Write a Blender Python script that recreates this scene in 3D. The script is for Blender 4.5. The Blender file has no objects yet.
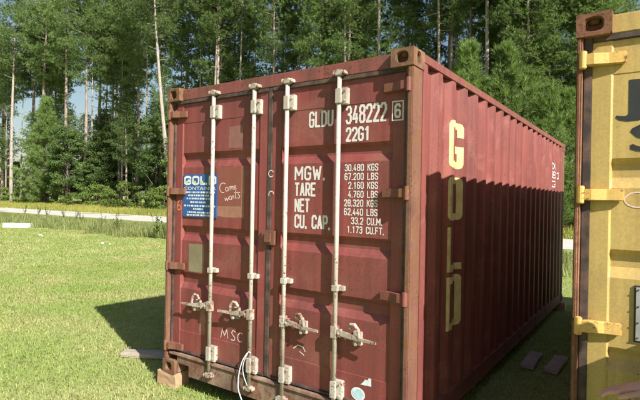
import bpy, bmesh, math, random
import numpy as np
from mathutils import Vector, Matrix

# ------------------------------------------------------------------ camera
scene = bpy.context.scene
col = scene.collection
BASE = 0.13                       # underside of the containers above the ground
CAM = Vector((3.7264, -2.8493, 1.6028 + BASE))
YAW, PITCH, ROLL, FPX = -0.6100, -0.0006, 0.0189, 485.0
_f = Vector((math.sin(YAW) * math.cos(PITCH), math.cos(YAW) * math.cos(PITCH), math.sin(PITCH)))
_s = Vector((math.cos(YAW), -math.sin(YAW), 0))
_u = _s.cross(_f)
_r = _s * math.cos(ROLL) + _u * math.sin(ROLL)
_t = -_s * math.sin(ROLL) + _u * math.cos(ROLL)
cd = bpy.data.cameras.new('camera')
cam = bpy.data.objects.new('camera', cd)
col.objects.link(cam)
M = Matrix.Identity(4)
for i in range(3):
    M[i][0], M[i][1], M[i][2], M[i][3] = _r[i], _t[i], -_f[i], CAM[i]
cam.matrix_world = M
cd.sensor_width = 36.0
cd.lens = FPX / 640 * 36
cd.clip_start = 0.02
cd.clip_end = 3000
scene.camera = cam

# ------------------------------------------------------------------ light
SUN = Vector((3.20, -1.177, 2.661)).normalized()      # towards the sun
SUN_EL = math.asin(SUN.z)
SUN_AZ = math.atan2(SUN.x, SUN.y)
w = bpy.data.worlds.new('World')
scene.world = w
w.use_nodes = True
nt = w.node_tree
nt.nodes.clear()
sky = nt.nodes.new('ShaderNodeTexSky')
sky.sky_type = 'NISHITA'
sky.sun_disc = False
sky.sun_elevation = SUN_EL
sky.sun_rotation = SUN_AZ
sky.air_density = 1.3
sky.dust_density = 1.6
bg = nt.nodes.new('ShaderNodeBackground')
bg.inputs['Strength'].default_value = 0.055
wo = nt.nodes.new('ShaderNodeOutputWorld')
nt.links.new(sky.outputs[0], bg.inputs['Color'])
nt.links.new(bg.outputs[0], wo.inputs['Surface'])
sd = bpy.data.lights.new('sun', 'SUN')
sd.energy = 5.0
sd.angle = math.radians(0.53)
sd.color = (1.0, 0.962, 0.90)
sun = bpy.data.objects.new('sun', sd)
col.objects.link(sun)
sun.rotation_euler = (-SUN).to_track_quat('-Z', 'Y').to_euler()
scene.view_settings.view_transform = 'Standard'
scene.view_settings.look = 'None'
scene.view_settings.gamma = 1.0
scene.view_settings.use_curve_mapping = False
scene.view_settings.exposure = 1.04
scene.cycles.max_bounces = 5
scene.cycles.diffuse_bounces = 2
scene.cycles.transmission_bounces = 4

rnd = random.Random(7)
rng = np.random.default_rng(11)

# ------------------------------------------------------------------ materials
def new_mat(name):
    m = bpy.data.materials.new(name)
    m.use_nodes = True
    nt = m.node_tree
    nt.nodes.clear()
    out = nt.nodes.new('ShaderNodeOutputMaterial')
    return m, nt, out

def nd(nt, t, **kw):
    n = nt.nodes.new(t)
    for k, v in kw.items():
        if hasattr(n, k) and k not in n.inputs:
            setattr(n, k, v)
        else:
            n.inputs[k.replace('_', ' ')].default_value = v
    return n

def noise(nt, coord, scale, detail=4, rough=.55, sc3=None, dist=0.0):
    if sc3:
        mp = nt.nodes.new('ShaderNodeMapping')
        mp.inputs['Scale'].default_value = sc3
        nt.links.new(coord, mp.inputs[0])
        coord = mp.outputs[0]
    n = nt.nodes.new('ShaderNodeTexNoise')
    n.inputs['Scale'].default_value = scale
    n.inputs['Detail'].default_value = detail
    n.inputs['Roughness'].default_value = rough
    n.inputs['Distortion'].default_value = dist
    nt.links.new(coord, n.inputs['Vector'])
    return n.outputs['Fac']

def ramp(nt, fac, a, b, lo=0.0, hi=1.0):
    n = nt.nodes.new('ShaderNodeMapRange')
    n.inputs['From Min'].default_value = a
    n.inputs['From Max'].default_value = b
    n.inputs['To Min'].default_value = lo
    n.inputs['To Max'].default_value = hi
    nt.links.new(fac, n.inputs['Value'])
    return n.outputs[0]

def mix(nt, fac, a, b, mode='MIX'):
    n = nt.nodes.new('ShaderNodeMix')
    n.data_type = 'RGBA'
    n.blend_type = mode
    for sock, v in ((n.inputs[0], fac), (n.inputs[6], a), (n.inputs[7], b)):
        if isinstance(v, (int, float)):
            sock.default_value = v
        elif isinstance(v, tuple):
            sock.default_value = (*v, 1)
        else:
            nt.links.new(v, sock)
    return n.outputs[2]

def math_n(nt, op, a, b):
    n = nt.nodes.new('ShaderNodeMath')
    n.operation = op
    for i, v in enumerate((a, b)):
        if isinstance(v, (int, float)):
            n.inputs[i].default_value = v
        else:
            nt.links.new(v, n.inputs[i])
    return n.outputs[0]

def bsdf(nt, out, color, rough=.6, metal=0.0, bump=None, bstr=.3, bdist=.004, spec=.5):
    p = nt.nodes.new('ShaderNodeBsdfPrincipled')
    for k, v in (('Base Color', color), ('Roughness', rough), ('Metallic', metal), ('Specular IOR Level', spec)):
        if isinstance(v, (int, float)):
            p.inputs[k].default_value = v
        elif isinstance(v, tuple):
            p.inputs[k].default_value = (*v, 1)
        else:
            nt.links.new(v, p.inputs[k])
    if bump is not None:
        b = nt.nodes.new('ShaderNodeBump')
        b.inputs['Strength'].default_value = bstr
        b.inputs['Distance'].default_value = bdist
        nt.links.new(bump, b.inputs['Height'])
        nt.links.new(b.outputs[0], p.inputs['Normal'])
    nt.links.new(p.outputs[0], out.inputs[0])
    return p

RUST = (.105, .048, .026)
RUST2 = (.23, .100, .045)

def paint(name, c1, c2, rust_at=.66, rough=.5, streak=.22, chips=.70, big=1.1, dirt=None, scratch=True, soft=.05, rscale=4.5, runs=.4, grime=.35, pit=0):
    m, nt, out = new_mat(name)
    tc = nt.nodes.new('ShaderNodeTexCoord').outputs['Object']
    a = noise(nt, tc, big, 6, .6)
    c = mix(nt, ramp(nt, a, .35, .68), c1, c2)
    st = noise(nt, tc, 1.0, 5, .6, (16, 16, .7))
    c = mix(nt, 1.0, c, ramp(nt, st, .3, .75, 1 - streak, 1 + streak * .35), 'MULTIPLY')
    if dirt:
        dn = noise(nt, tc, 2.6, 8, .7, dist=.6)
        c = mix(nt, ramp(nt, dn, .52, .75, 0, .7), c, dirt)
    if scratch:
        sc = noise(nt, tc, 1.0, 3, .5, (1.2, 1.2, 90))
        sc2 = noise(nt, tc, 3.0, 3, .5)
        f = math_n(nt, 'MULTIPLY', ramp(nt, sc, .68, .72), ramp(nt, sc2, .55, .62))
        lt = tuple(min(1, v * 1.5 + .05) for v in c1)
        c = mix(nt, math_n(nt, 'MULTIPLY', f, .35), c, lt)
    rs = noise(nt, tc, 1.0, 8, .62, (17, 17, .9), .25)
    rl = noise(nt, tc, 1.7, 5, .6)
    rf0 = math_n(nt, 'MULTIPLY', ramp(nt, rs, .55, .68), ramp(nt, rl, .44, .62))
    c = mix(nt, math_n(nt, 'MULTIPLY', rf0, runs), c, (.20, .085, .045))
    gr = noise(nt, tc, 2.1, 9, .68, (1, 1, .55), .8)
    c = mix(nt, ramp(nt, gr, .50, .72, 0, grime), c, (.085, .050, .040))
    fn = noise(nt, tc, 90, 4, .7)
    c = mix(nt, 1.0, c, ramp(nt, fn, .3, .7, .86, 1.12), 'MULTIPLY')
    rn = noise(nt, tc, rscale, 12, .72, dist=.4)
    rc = mix(nt, noise(nt, tc, 30, 4), RUST, RUST2)
    rf = ramp(nt, rn, rust_at, rust_at + soft)
    c = mix(nt, rf, c, rc)
    cn = noise(nt, tc, 55, 3, .5)
    big2 = noise(nt, tc, 3.3, 3, .5)
    cf = math_n(nt, 'MULTIPLY', ramp(nt, cn, chips, chips + .03), ramp(nt, big2, .48, .6))
    c = mix(nt, cf, c, RUST)
    r = ramp(nt, rf, 0, 1, rough, .9)
    bmp = noise(nt, tc, 3.0, 5, .6)
    if pit:
        bmp = math_n(nt, 'ADD', bmp, math_n(nt, 'MULTIPLY', noise(nt, tc, 38, 8, .75), pit))
    bsdf(nt, out, c, r, 0, bmp, .35, .006 if not pit else .012, .4)
    return m

def plain(name, c, rough=.6, var=.15, scale=20, metal=0.0, bump=.2):
    m, nt, out = new_mat(name)
    tc = nt.nodes.new('ShaderNodeTexCoord').outputs['Object']
    n = noise(nt, tc, scale, 6, .6)
    cc = mix(nt, ramp(nt, n, .3, .7), tuple(v * (1 - var) for v in c), tuple(min(1, v * (1 + var)) for v in c))
    bsdf(nt, out, cc, rough, metal, n, bump, .003)
    return m

MAT = {}
MAT['red_door'] = paint('red_door', (.262, .062, .054), (.205, .052, .047), .635, .55, .30, .63, dirt=(.27, .12, .085))
MAT['red_side'] = paint('red_side', (.255, .072, .058), (.185, .054, .046), .635, .58, .36, .63, dirt=(.36, .14, .11))
MAT['red_header'] = paint('red_header', (.275, .078, .064), (.215, .070, .056), .565, .6, .3, .58, big=2, dirt=(.25, .13, .09), rscale=6, runs=.7, grime=.7)
MAT['red_frame'] = paint('red_frame', (.24, .072, .056), (.20, .066, .050), .53, .65, .35, .57, dirt=(.22, .09, .06))
MAT['rusty_post'] = paint('rusty_post', (.205, .098, .058), (.150, .054, .040), .505, .8, .16, .56, big=2.6, dirt=(.31, .19, .11), soft=.08, rscale=5.5, runs=.30, grime=.6, pit=.8)
MAT['rusty_casting'] = paint('rusty_casting', (.27, .145, .075), (.105, .052, .033), .47, .88, .30, .55, big=9, dirt=(.33, .205, .115), soft=.10, rscale=14, runs=.6, grime=.75, pit=1.0)
MAT['dirty_sill'] = paint('dirty_sill', (.29, .19, .135), (.21, .105, .075), .53, .85, .45, .58, big=5, dirt=(.42, .31, .21), rscale=8, runs=.6, grime=.6, pit=.6)
MAT['bar_white'] = paint('bar_white', (.50, .46, .395), (.42, .36, .295), .60, .5, .15, .60, big=7, scratch=False, rscale=9)
MAT['handle_grey'] = paint('handle_grey', (.52, .47, .40), (.36, .27, .20), .50, .7, .2, .56, big=14, scratch=False, rscale=22, soft=.1)
MAT['yellow_door'] = paint('yellow_door', (.51, .36, .122), (.46, .32, .105), .70, .5, .20, .69, dirt=(.48, .34, .13))
MAT['yellow_hinge'] = paint('yellow_hinge', (.66, .40, .10), (.60, .40, .13), .57, .6, .2, .60, big=8, rscale=11)
MAT['rusty_brown'] = paint('rusty_brown', (.20, .085, .05), (.32, .14, .075), .47, .88, .5, .56, big=7, dirt=(.37, .20, .11), soft=.10, rscale=12, runs=.6, grime=.6, pit=1.0)
MAT['patch_red'] = paint('patch_red', (.235, .075, .052), (.215, .070, .050), .74, .6, .1, .74, scratch=False)
MAT['patch_rim'] = plain('patch_rim', (.30, .14, .09), .7)
MAT['patch_grey'] = plain('patch_grey', (.225, .095, .075), .75, .2, 12)
MAT['patch_green'] = plain('patch_green', (.20, .165, .095), .7, .2, 9)
MAT['pale_patch'] = plain('pale_patch', (.29, .12, .082), .7, .2, 14)
MAT['white_letter'] = plain('white_letter', (.62, .58, .55), .6, .10, 60)
MAT['chalk'] = plain('chalk', (.66, .50, .46), .9, .25, 90)
MAT['chalk_orange'] = plain('chalk_orange', (.62, .24, .10), .9, .25, 90)
MAT['gold_letter'] = plain('gold_letter', (.58, .46, .21), .6, .28, 11)
MAT['sign_blue'] = plain('sign_blue', (.025, .085, .27), .45, .25, 7)
MAT['sign_white'] = plain('sign_white', (.62, .68, .72), .55, .2, 25)
MAT['sign_yellow'] = plain('sign_yellow', (.62, .58, .16), .55, .2, 25)
MAT['sticker_blue'] = plain('sticker_blue', (.42, .60, .66), .5, .2, 30)
MAT['dark_letter'] = plain('dark_letter', (.020, .021, .022), .6, .25, 10)
MAT['plate_grey'] = plain('plate_grey', (.30, .30, .285), .6, .2, 10)
MAT['wire'] = plain('wire', (.62, .63, .62), .5, .1, 40)
MAT['hole'] = plain('hole', (.05, .028, .02), .95)
MAT['container_floor'] = plain('container_floor', (.10, .07, .05), .9)

def gasket_mat():
    m, nt, out = new_mat('gasket')
    tc = nt.nodes.new('ShaderNodeTexCoord').outputs['Object']
    n = noise(nt, tc, 9, 8, .7)
    c = mix(nt, ramp(nt, n, .4, .72), (.035, .026, .023), (.15, .088, .066))
    bsdf(nt, out, c, .75, 0, n, .3)
    return m
MAT['gasket'] = gasket_mat()

def wood_mat(name, c1, c2, axis=(1, 14, 14)):
    m, nt, out = new_mat(name)
    tc = nt.nodes.new('ShaderNodeTexCoord').outputs['Object']
    n = noise(nt, tc, 2.2, 8, .7, axis, .4)
    c = mix(nt, ramp(nt, n, .3, .7), c1, c2)
    k = noise(nt, tc, 9, 6, .6)
    c = mix(nt, ramp(nt, k, .55, .75, 0, .5), c, tuple(v * .45 for v in c1))
    bsdf(nt, out, c, .85, 0, n, .6, .006)
    return m
MAT['block_wood'] = wood_mat('block_wood', (.34, .19, .10), (.48, .32, .20))
MAT['grey_wood'] = wood_mat('grey_wood', (.24, .19, .15), (.42, .36, .30))
MAT['dark_wood'] = wood_mat('dark_wood', (.30, .23, .19), (.42, .34, .29), (14, 1, 14))
MAT['stone'] = plain('stone', (.46, .45, .42), .85, .2, 12)
MAT['white_board'] = plain('white_board', (.78, .77, .72), .6, .08, 5)

def leaf_mat(name, c1, c2, trans=.35, obj_var=.25, sc=.35, third=None, rough=.55, spec=.25):
    m, nt, out = new_mat(name)
    geo = nt.nodes.new('ShaderNodeNewGeometry')
    oi = nt.nodes.new('ShaderNodeObjectInfo')
    at = nt.nodes.new('ShaderNodeAttribute')
    at.attribute_name = 'rnd'
    c = mix(nt, at.outputs['Fac'], c1, c2)
    if third:
        n = noise(nt, geo.outputs['Position'], sc, 3, .5)
        c = mix(nt, ramp(nt, n, .42, .62), c, third)
    v = ramp(nt, oi.outputs['Random'], 0, 1, 1 - obj_var, 1 + obj_var)
    c = mix(nt, 1.0, c, v, 'MULTIPLY')
    p = nt.nodes.new('ShaderNodeBsdfPrincipled')
    p.inputs['Roughness'].default_value = rough
    p.inputs['Specular IOR Level'].default_value = spec
    nt.links.new(c, p.inputs['Base Color'])
    t = nt.nodes.new('ShaderNodeBsdfTranslucent')
    c2n = mix(nt, 1.0, c, (1.15, 1.2, .55), 'MULTIPLY')
    nt.links.new(c2n, t.inputs['Color'])
    ms = nt.nodes.new('ShaderNodeMixShader')
    ms.inputs[0].default_value = trans
    nt.links.new(p.outputs[0], ms.inputs[1])
    nt.links.new(t.outputs[0], ms.inputs[2])
    nt.links.new(ms.outputs[0], out.inputs[0])
    return m
MAT['needles'] = leaf_mat('needles', (.115, .185, .068), (.215, .285, .100), .42, .22)
MAT['young_needles'] = leaf_mat('young_needles', (.125, .205, .060), (.220, .300, .090), .40, .12)
MAT['leaves'] = leaf_mat('leaves', (.080, .145, .045), (.165, .235, .065), .40, .30)
MAT['shrub_leaves'] = leaf_mat('shrub_leaves', (.10, .165, .035), (.20, .25, .06), .35, .25)
MAT['lawn_blades'] = leaf_mat('lawn_blades', (.225, .320, .070), (.340, .400, .115), .38, 0, .8, (.43, .410, .180), .5, .3)
MAT['verge_blades'] = leaf_mat('verge_blades', (.15, .205, .06), (.30, .30, .12), .35, 0, .25, (.22, .24, .09))
MAT['meadow_blades'] = leaf_mat('meadow_blades', (.27, .27, .06), (.40, .36, .09), .3, 0, .12, (.22, .25, .06))

def bark_mat(name, c1, c2):
    m, nt, out = new_mat(name)
    tc = nt.nodes.new('ShaderNodeTexCoord').outputs['Object']
    n = noise(nt, tc, 3.0, 8, .7, (2.5, 2.5, .6), .5)
    c = mix(nt, ramp(nt, n, .32, .68), c1, c2)
    bsdf(nt, out, c, .9, 0, n, .8, .05)
    return m
MAT['bark'] = bark_mat('bark', (.16, .12, .09), (.36, .29, .235))
MAT['pale_bark'] = bark_mat('pale_bark', (.17, .14, .115), (.46, .40, .335))
MAT['grey_bark'] = bark_mat('grey_bark', (.11, .09, .07), (.20, .17, .13))

def soil_mat():
    m, nt, out = new_mat('lawn_ground')
    geo = nt.nodes.new('ShaderNodeNewGeometry').outputs['Position']
    a = noise(nt, geo, .5, 6, .6)
    b = noise(nt, geo, 9, 8, .7)
    c = mix(nt, ramp(nt, a, .35, .65), (.21, .27, .07), (.27, .31, .11))
    c = mix(nt, ramp(nt, b, .45, .7, 0, .8), c, (.19, .165, .085))
    bsdf(nt, out, c, .95, 0, b, .6, .02, .1)
    return m
MAT['lawn_ground'] = soil_mat()

def road_mat():
    m, nt, out = new_mat('road_gravel')
    geo = nt.nodes.new('ShaderNodeNewGeometry').outputs['Position']
    a = noise(nt, geo, .7, 6, .6, (.3, 1.4, 1))
    b = noise(nt, geo, 14, 8, .7)
    c = mix(nt, ramp(nt, a, .35, .65), (.50, .47, .425), (.42, .39, .345))
    c = mix(nt, ramp(nt, b, .45, .75, 0, .5), c, (.38, .35, .30))
    bsdf(nt, out, c, .95, 0, b, .5, .03, .1)
    return m
MAT['road'] = road_mat()

# ------------------------------------------------------------------ mesh helpers
class MB:
    def __init__(self):
        self.v, self.f = [], []
    def add(self, vs, fs):
        o = len(self.v)
        self.v += [tuple(p) for p in vs]
        self.f += [tuple(i + o for i in q) for q in fs]
        return self
    def box(self, x0, x1, y0, y1, z0, z1):
        vs = [(x, y, z) for z in (z0, z1) for y in (y0, y1) for x in (x0, x1)]
        return self.add(vs, [(0, 2, 3, 1), (4, 5, 7, 6), (0, 1, 5, 4), (2, 6, 7, 3), (0, 4, 6, 2), (1, 3, 7, 5)])
    def prism(self, poly, axis, a, b):
        """poly in the two other axes (cyclic order x,y,z without axis)"""
        n = len(poly)
        def P(p, t):
            if axis == 0: return (t, p[0], p[1])
            if axis == 1: return (p[0], t, p[1])
            return (p[0], p[1], t)
        vs = [P(p, a) for p in poly] + [P(p, b) for p in poly]
        fs = [tuple(range(n))[::-1], tuple(range(n, 2 * n))]
        fs += [(i, (i + 1) % n, n + (i + 1) % n, n + i) for i in range(n)]
        return self.add(vs, fs)
    def tube(self, pts, radii, n=8, cap=True):
        pts = [Vector(p) for p in pts]
        if not isinstance(radii, (list, tuple)):
            radii = [radii] * len(pts)
        vs, fs = [], []
        ref = None
        for i, p in enumerate(pts):
            d = (pts[min(i + 1, len(pts) - 1)] - pts[max(i - 1, 0)]).normalized()
            if ref is None:
                ref = Vector((1, 0, 0)) if abs(d.x) < .9 else Vector((0, 1, 0))
            u = (ref - d * ref.dot(d)).normalized()
            ref = u
            v = d.cross(u)
            for k in range(n):
                a = 2 * math.pi * k / n
                vs.append(p + (u * math.cos(a) + v * math.sin(a)) * radii[i])
        for i in range(len(pts) - 1):
            for k in range(n):
                fs.append((i * n + k, i * n + (k + 1) % n, (i + 1) * n + (k + 1) % n, (i + 1) * n + k))
        if cap:
            fs.append(tuple(range(n))[::-1])
            fs.append(tuple(range((len(pts) - 1) * n, len(pts) * n)))
        return self.add(vs, fs)
    def ribbon(self, pts, w, y):
        """flat stroke in the xz plane at depth y (proud of a door)"""
        for (a, b) in zip(pts[:-1], pts[1:]):
            d = Vector((b[0] - a[0], b[1] - a[1]))
            if d.length < 1e-6: continue
            d.normalize()
            n = Vector((-d.y, d.x)) * w / 2
            e = d * w * .3
            vs = [(a[0] - e.x + n.x, y, a[1] - e.y + n.y), (a[0] - e.x - n.x, y, a[1] - e.y - n.y),
                  (b[0] + e.x - n.x, y, b[1] + e.y - n.y), (b[0] + e.x + n.x, y, b[1] + e.y + n.y)]
            y -= .00004
            self.add(vs, [(0, 1, 2, 3)])
        return self
    def build(self, name, mat, parent=None, bevel=0, smooth=False, seg=2):
        me = bpy.data.meshes.new(name)
        me.from_pydata(self.v, [], self.f)
        bm = bmesh.new()
        bm.from_mesh(me)
        if bevel:
            bmesh.ops.remove_doubles(bm, verts=bm.verts, dist=1e-5)
        bmesh.ops.recalc_face_normals(bm, faces=bm.faces)
        if bevel:
            ed = [e for e in bm.edges if len(e.link_faces) == 2 and e.calc_face_angle(0) > .6]
            bmesh.ops.bevel(bm, geom=ed, offset=bevel, segments=seg, affect='EDGES', clamp_overlap=True)
        bm.to_mesh(me)
        bm.free()
        if smooth:
            me.shade_smooth()
        return link(name, me, mat, parent)

def link(name, me, mat, parent=None):
    if mat is not None:
        me.materials.clear()
        me.materials.append(MAT[mat] if isinstance(mat, str) else mat)
    o = bpy.data.objects.new(name, me)
    col.objects.link(o)
    o.parent = parent
    return o

def empty(name, loc=(0, 0, 0), rz=0):
    o = bpy.data.objects.new(name, None)
    o.empty_display_size = .2
    col.objects.link(o)
    o.location = loc
    o.rotation_euler = (0, 0, rz)
    return o

def tag(o, label=None, cat=None, group=None, kind=None):
    for k, v in (('label', label), ('category', cat), ('group', group), ('kind', kind)):
        if v: o[k] = v
    return o

def np_mesh(name, verts, tris, rndv=None, smooth=False):
    me = bpy.data.meshes.new(name)
    nv, nf = len(verts), len(tris)
    me.vertices.add(nv)
    me.vertices.foreach_set('co', np.ascontiguousarray(verts, dtype=np.float32).ravel())
    me.loops.add(nf * 3)
    me.loops.foreach_set('vertex_index', np.ascontiguousarray(tris, dtype=np.int32).ravel())
    me.polygons.add(nf)
    me.polygons.foreach_set('loop_start', np.arange(0, nf * 3, 3, dtype=np.int32))
    if rndv is not None:
        a = me.attributes.new('rnd', 'FLOAT', 'POINT')
        a.data.foreach_set('value', np.ascontiguousarray(rndv, dtype=np.float32))
    me.update(calc_edges=True)
    me.validate()
    if smooth: me.shade_smooth()
    return me

def text(s, box, mat, parent, y=0, bold=.035, name='lettering', coats=4):
    """lettering fitted to box (x0, x1, z0, z1), standing in the xz plane"""
    cu = bpy.data.curves.new('t', 'FONT')
    cu.body = s
    cu.size = 1
    cu.extrude = 0.0
    cu.resolution_u = 3
    to = bpy.data.objects.new('t', cu)
    col.objects.link(to)
    dg = bpy.context.evaluated_depsgraph_get()
    me = bpy.data.meshes.new_from_object(to.evaluated_get(dg))
    bpy.data.objects.remove(to)
    bpy.data.curves.remove(cu)
    co = np.empty(len(me.vertices) * 3, np.float32)
    me.vertices.foreach_get('co', co)
    co = co.reshape(-1, 3)
    mn, mx = co.min(0), co.max(0)
    x0, x1, z0, z1 = box
    o = np.empty_like(co)
    d = bold * (z1 - z0)
    o[:, 0] = x0 + d + (co[:, 0] - mn[0]) / (mx[0] - mn[0]) * (x1 - x0 - 2 * d)
    o[:, 2] = z0 + d * .5 + (co[:, 1] - mn[1]) / (mx[1] - mn[1]) * (z1 - z0 - d)
    polys = [tuple(p.vertices) for p in me.polygons]
    bpy.data.meshes.remove(me)
    V, F = [], []
    for k, (dx, dz) in enumerate(((-d, 0), (d, 0), (0, d * .5), (0, -d * .5))[:coats] if coats > 1 else ((0, 0),)):       # the stroke is widened by four thin overlapping coats
        n0 = len(V)
        V += [(p[0] + dx, y - k * .00012, p[2] + dz) for p in o.tolist()]
        F += [tuple(i + n0 for i in q) for q in polys]
    me = bpy.data.meshes.new(name)
    me.from_pydata(V, [], F)
    me.name = name
    return link(name, me, mat, parent)

# condensed stencil-like lettering drawn as strokes
_O = [(0, .14), (0, .86), (.24, 1), (.76, 1), (1, .86), (1, .14), (.76, 0), (.24, 0), (0, .14)]
GLYPH = {
    'O': [_O], '0': [_O], 'U': [[(0, 1), (0, .14), (.24, 0), (.76, 0), (1, .14), (1, 1)]],
    'G': [[(1, .80), (1, .88), (.76, 1), (.24, 1), (0, .86), (0, .14), (.24, 0), (.76, 0), (1, .14), (1, .48), (.56, .48)]],
    'C': [[(1, .76), (1, .86), (.76, 1), (.24, 1), (0, .86), (0, .14), (.24, 0), (.76, 0), (1, .14), (1, .24)]],
    'L': [[(0, 1), (0, 0), (.95, 0)]], 'D': [[(0, 0), (0, 1), (.66, 1), (1, .84), (1, .16), (.66, 0), (0, 0)]],
    'M': [[(0, 0), (0, 1), (.5, .35), (1, 1), (1, 0)]], 'W': [[(0, 1), (.24, 0), (.5, .75), (.76, 0), (1, 1)]],
    'T': [[(0, 1), (1, 1)], [(.5, 1), (.5, 0)]], 'A': [[(0, 0), (.5, 1), (1, 0)], [(.18, .28), (.82, .28)]],
    'R': [[(0, 0), (0, 1), (.72, 1), (1, .86), (1, .60), (.72, .46), (0, .46)], [(.5, .46), (1, 0)]],
    'P': [[(0, 0), (0, 1), (.72, 1), (1, .86), (1, .58), (.72, .44), (0, .44)]],
    'E': [[(1, 1), (0, 1), (0, 0), (1, 0)], [(0, .52), (.85, .52)]], 'F': [[(1, 1), (0, 1), (0, 0)], [(0, .52), (.85, .52)]],
    'N': [[(0, 0), (0, 1), (1, 0), (1, 1)]], 'K': [[(0, 1), (0, 0)], [(1, 1), (.05, .42)], [(.36, .60), (1, 0)]],
    'I': [[(.5, 1), (.5, 0)]], 'B': [[(0, 0), (0, 1), (.7, 1), (.95, .86), (.95, .66), (.7, .53), (0, .53)], [(.7, .53), (1, .40), (1, .14), (.7, 0), (0, 0)]],
    'S': [[(1, .80), (1, .88), (.76, 1), (.24, 1), (0, .86), (0, .66), (.24, .54), (.76, .46), (1, .34), (1, .14), (.76, 0), (.24, 0), (0, .14), (0, .22)]],
    '1': [[(.18, .80), (.58, 1), (.58, 0)]], '2': [[(0, .78), (0, .88), (.24, 1), (.76, 1), (1, .86), (1, .62), (0, 0), (1, 0)]],
    '3': [[(0, .84), (.24, 1), (.76, 1), (1, .86), (1, .66), (.74, .53), (.40, .53)], [(.74, .53), (1, .38), (1, .14), (.76, 0), (.24, 0), (0, .16)]],
    '4': [[(.74, 0), (.74, .52)], [(.62, 1), (0, .24), (1, .24)]],
    '6': [[(1, .84), (.76, 1), (.24, 1), (0, .86), (0, .14), (.24, 0), (.76, 0), (1, .14), (1, .42), (.76, .55), (.24, .55), (0, .44)]],
    '7': [[(0, 1), (1, 1), (.35, 0)]],
    '8': [[(.26, .54), (0, .68), (0, .87), (.24, 1), (.76, 1), (1, .87), (1, .68), (.74, .54), (.26, .54), (0, .40), (0, .13), (.24, 0), (.76, 0), (1, .13), (1, .40), (.74, .54)]],
}
def lettering(t, box, mat, parent, y, sw=.155, cw=.42, name='lettering'):
    x0, x1, z0, z1 = box
    h = z1 - z0
    adv = []
    for ch in t:
        adv.append(.30 if ch == ' ' else (.06 if ch == '.' else (cw * 1.35 if ch in 'MW' else cw)))
    gap = .24
    total = sum(adv) + gap * (len(t) - 1)
    k = (x1 - x0 - sw * h) / total
    x = x0 + sw * h / 2
    m = MB()
    for ch, a in zip(t, adv):
        if ch == '.':
            m.ribbon([(x + a * k / 2, z0 + sw * h * .2), (x + a * k / 2, z0 + sw * h * .8)], sw * h, y)
        elif ch != ' ':
            for q, pl in enumerate(GLYPH[ch]):
                m.ribbon([(x + px_ * a * k, z0 + sw * h / 2 + pz_ * h * (1 - sw)) for px_, pz_ in pl], sw * h, y - q * .0006)
        x += (a + gap) * k
    return m.build(name, mat, parent)

# ------------------------------------------------------------------ ground, road
def ground_z(x, y):
    x = np.asarray(x, float); y = np.asarray(y, float)
    h = .060 * np.exp(-((x + 3.2) ** 2 + (y - 1.4) ** 2) / 2.2)
    h = h + .012 * np.sin(x * 1.3 + .6) * np.sin(y * 1.1 + 1.9) * np.clip((np.hypot(x - 1, y - 2) - 3) / 6, 0, 1)
    t = np.clip((y - 24.5) / 9.0, 0, 1)
    h = h + .42 * t * t * (3 - 2 * t)
    return h

def axis_steps(fine0, fine1, step, far):
    a = list(np.arange(fine0, fine1 + 1e-6, step))
    g = step
    lo, hi = a[0], a[-1]
    left, right = [], []
    while hi < far:
        g *= 1.35; hi += g; right.append(hi)
    g = step
    while lo > -far:
        g *= 1.35; lo -= g; left.append(lo)
    return np.array(left[::-1] + a + right)

def sheet(name, xs, ys, dz, mat):
    X, Y = np.meshgrid(xs, ys)
    Z = ground_z(X, Y) + dz
    V = np.stack([X.ravel(), Y.ravel(), Z.ravel()], 1)
    nx = len(xs)
    i = (np.arange(len(ys) - 1)[:, None] * nx + np.arange(nx - 1)[None]).ravel()
    T = np.concatenate([np.stack([i, i + 1, i + nx + 1], 1), np.stack([i, i + nx + 1, i + nx], 1)])
    me = np_mesh(name, V, T, smooth=True)
    return tag(link(name, me, mat), kind='structure')

sheet('lawn_ground', axis_steps(-24, 8, .5, 1200), axis_steps(-4, 36, .5, 1200), 0, 'lawn_ground')
road_x = np.arange(-160, 60, 1.0)
ry = np.linspace(17.7, 23.9, 9)
sheet('road', road_x, ry, .012, 'road')

# ------------------------------------------------------------------ containers
W, L, H = 2.438, 6.058, 2.591
PITCH_C = .278
C_OUT, C_IN = .008, .044           # corrugation crest / trough depth from the outer face

def corr_profile(y0, y1):
    """list of (y, depth) along a side wall"""
    pts = [(y0, C_OUT)]
    y = y0 + .02
    while y + PITCH_C < y1 - .02:
        pts += [(y, C_OUT), (y + .066, C_IN), (y + .138, C_IN), (y + .204, C_OUT)]
        y += PITCH_C
    pts += [(y1, C_OUT)]
    return pts

SIDE_Y0, SIDE_Y1 = .235, L - .19
CORR = corr_profile(SIDE_Y0, SIDE_Y1)

def corr_depth(y):
    for (a, da), (b, db) in zip(CORR[:-1], CORR[1:]):
        if a <= y <= b and b > a:
            return da + (db - da) * (y - a) / (b - a)
    return C_OUT

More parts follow.
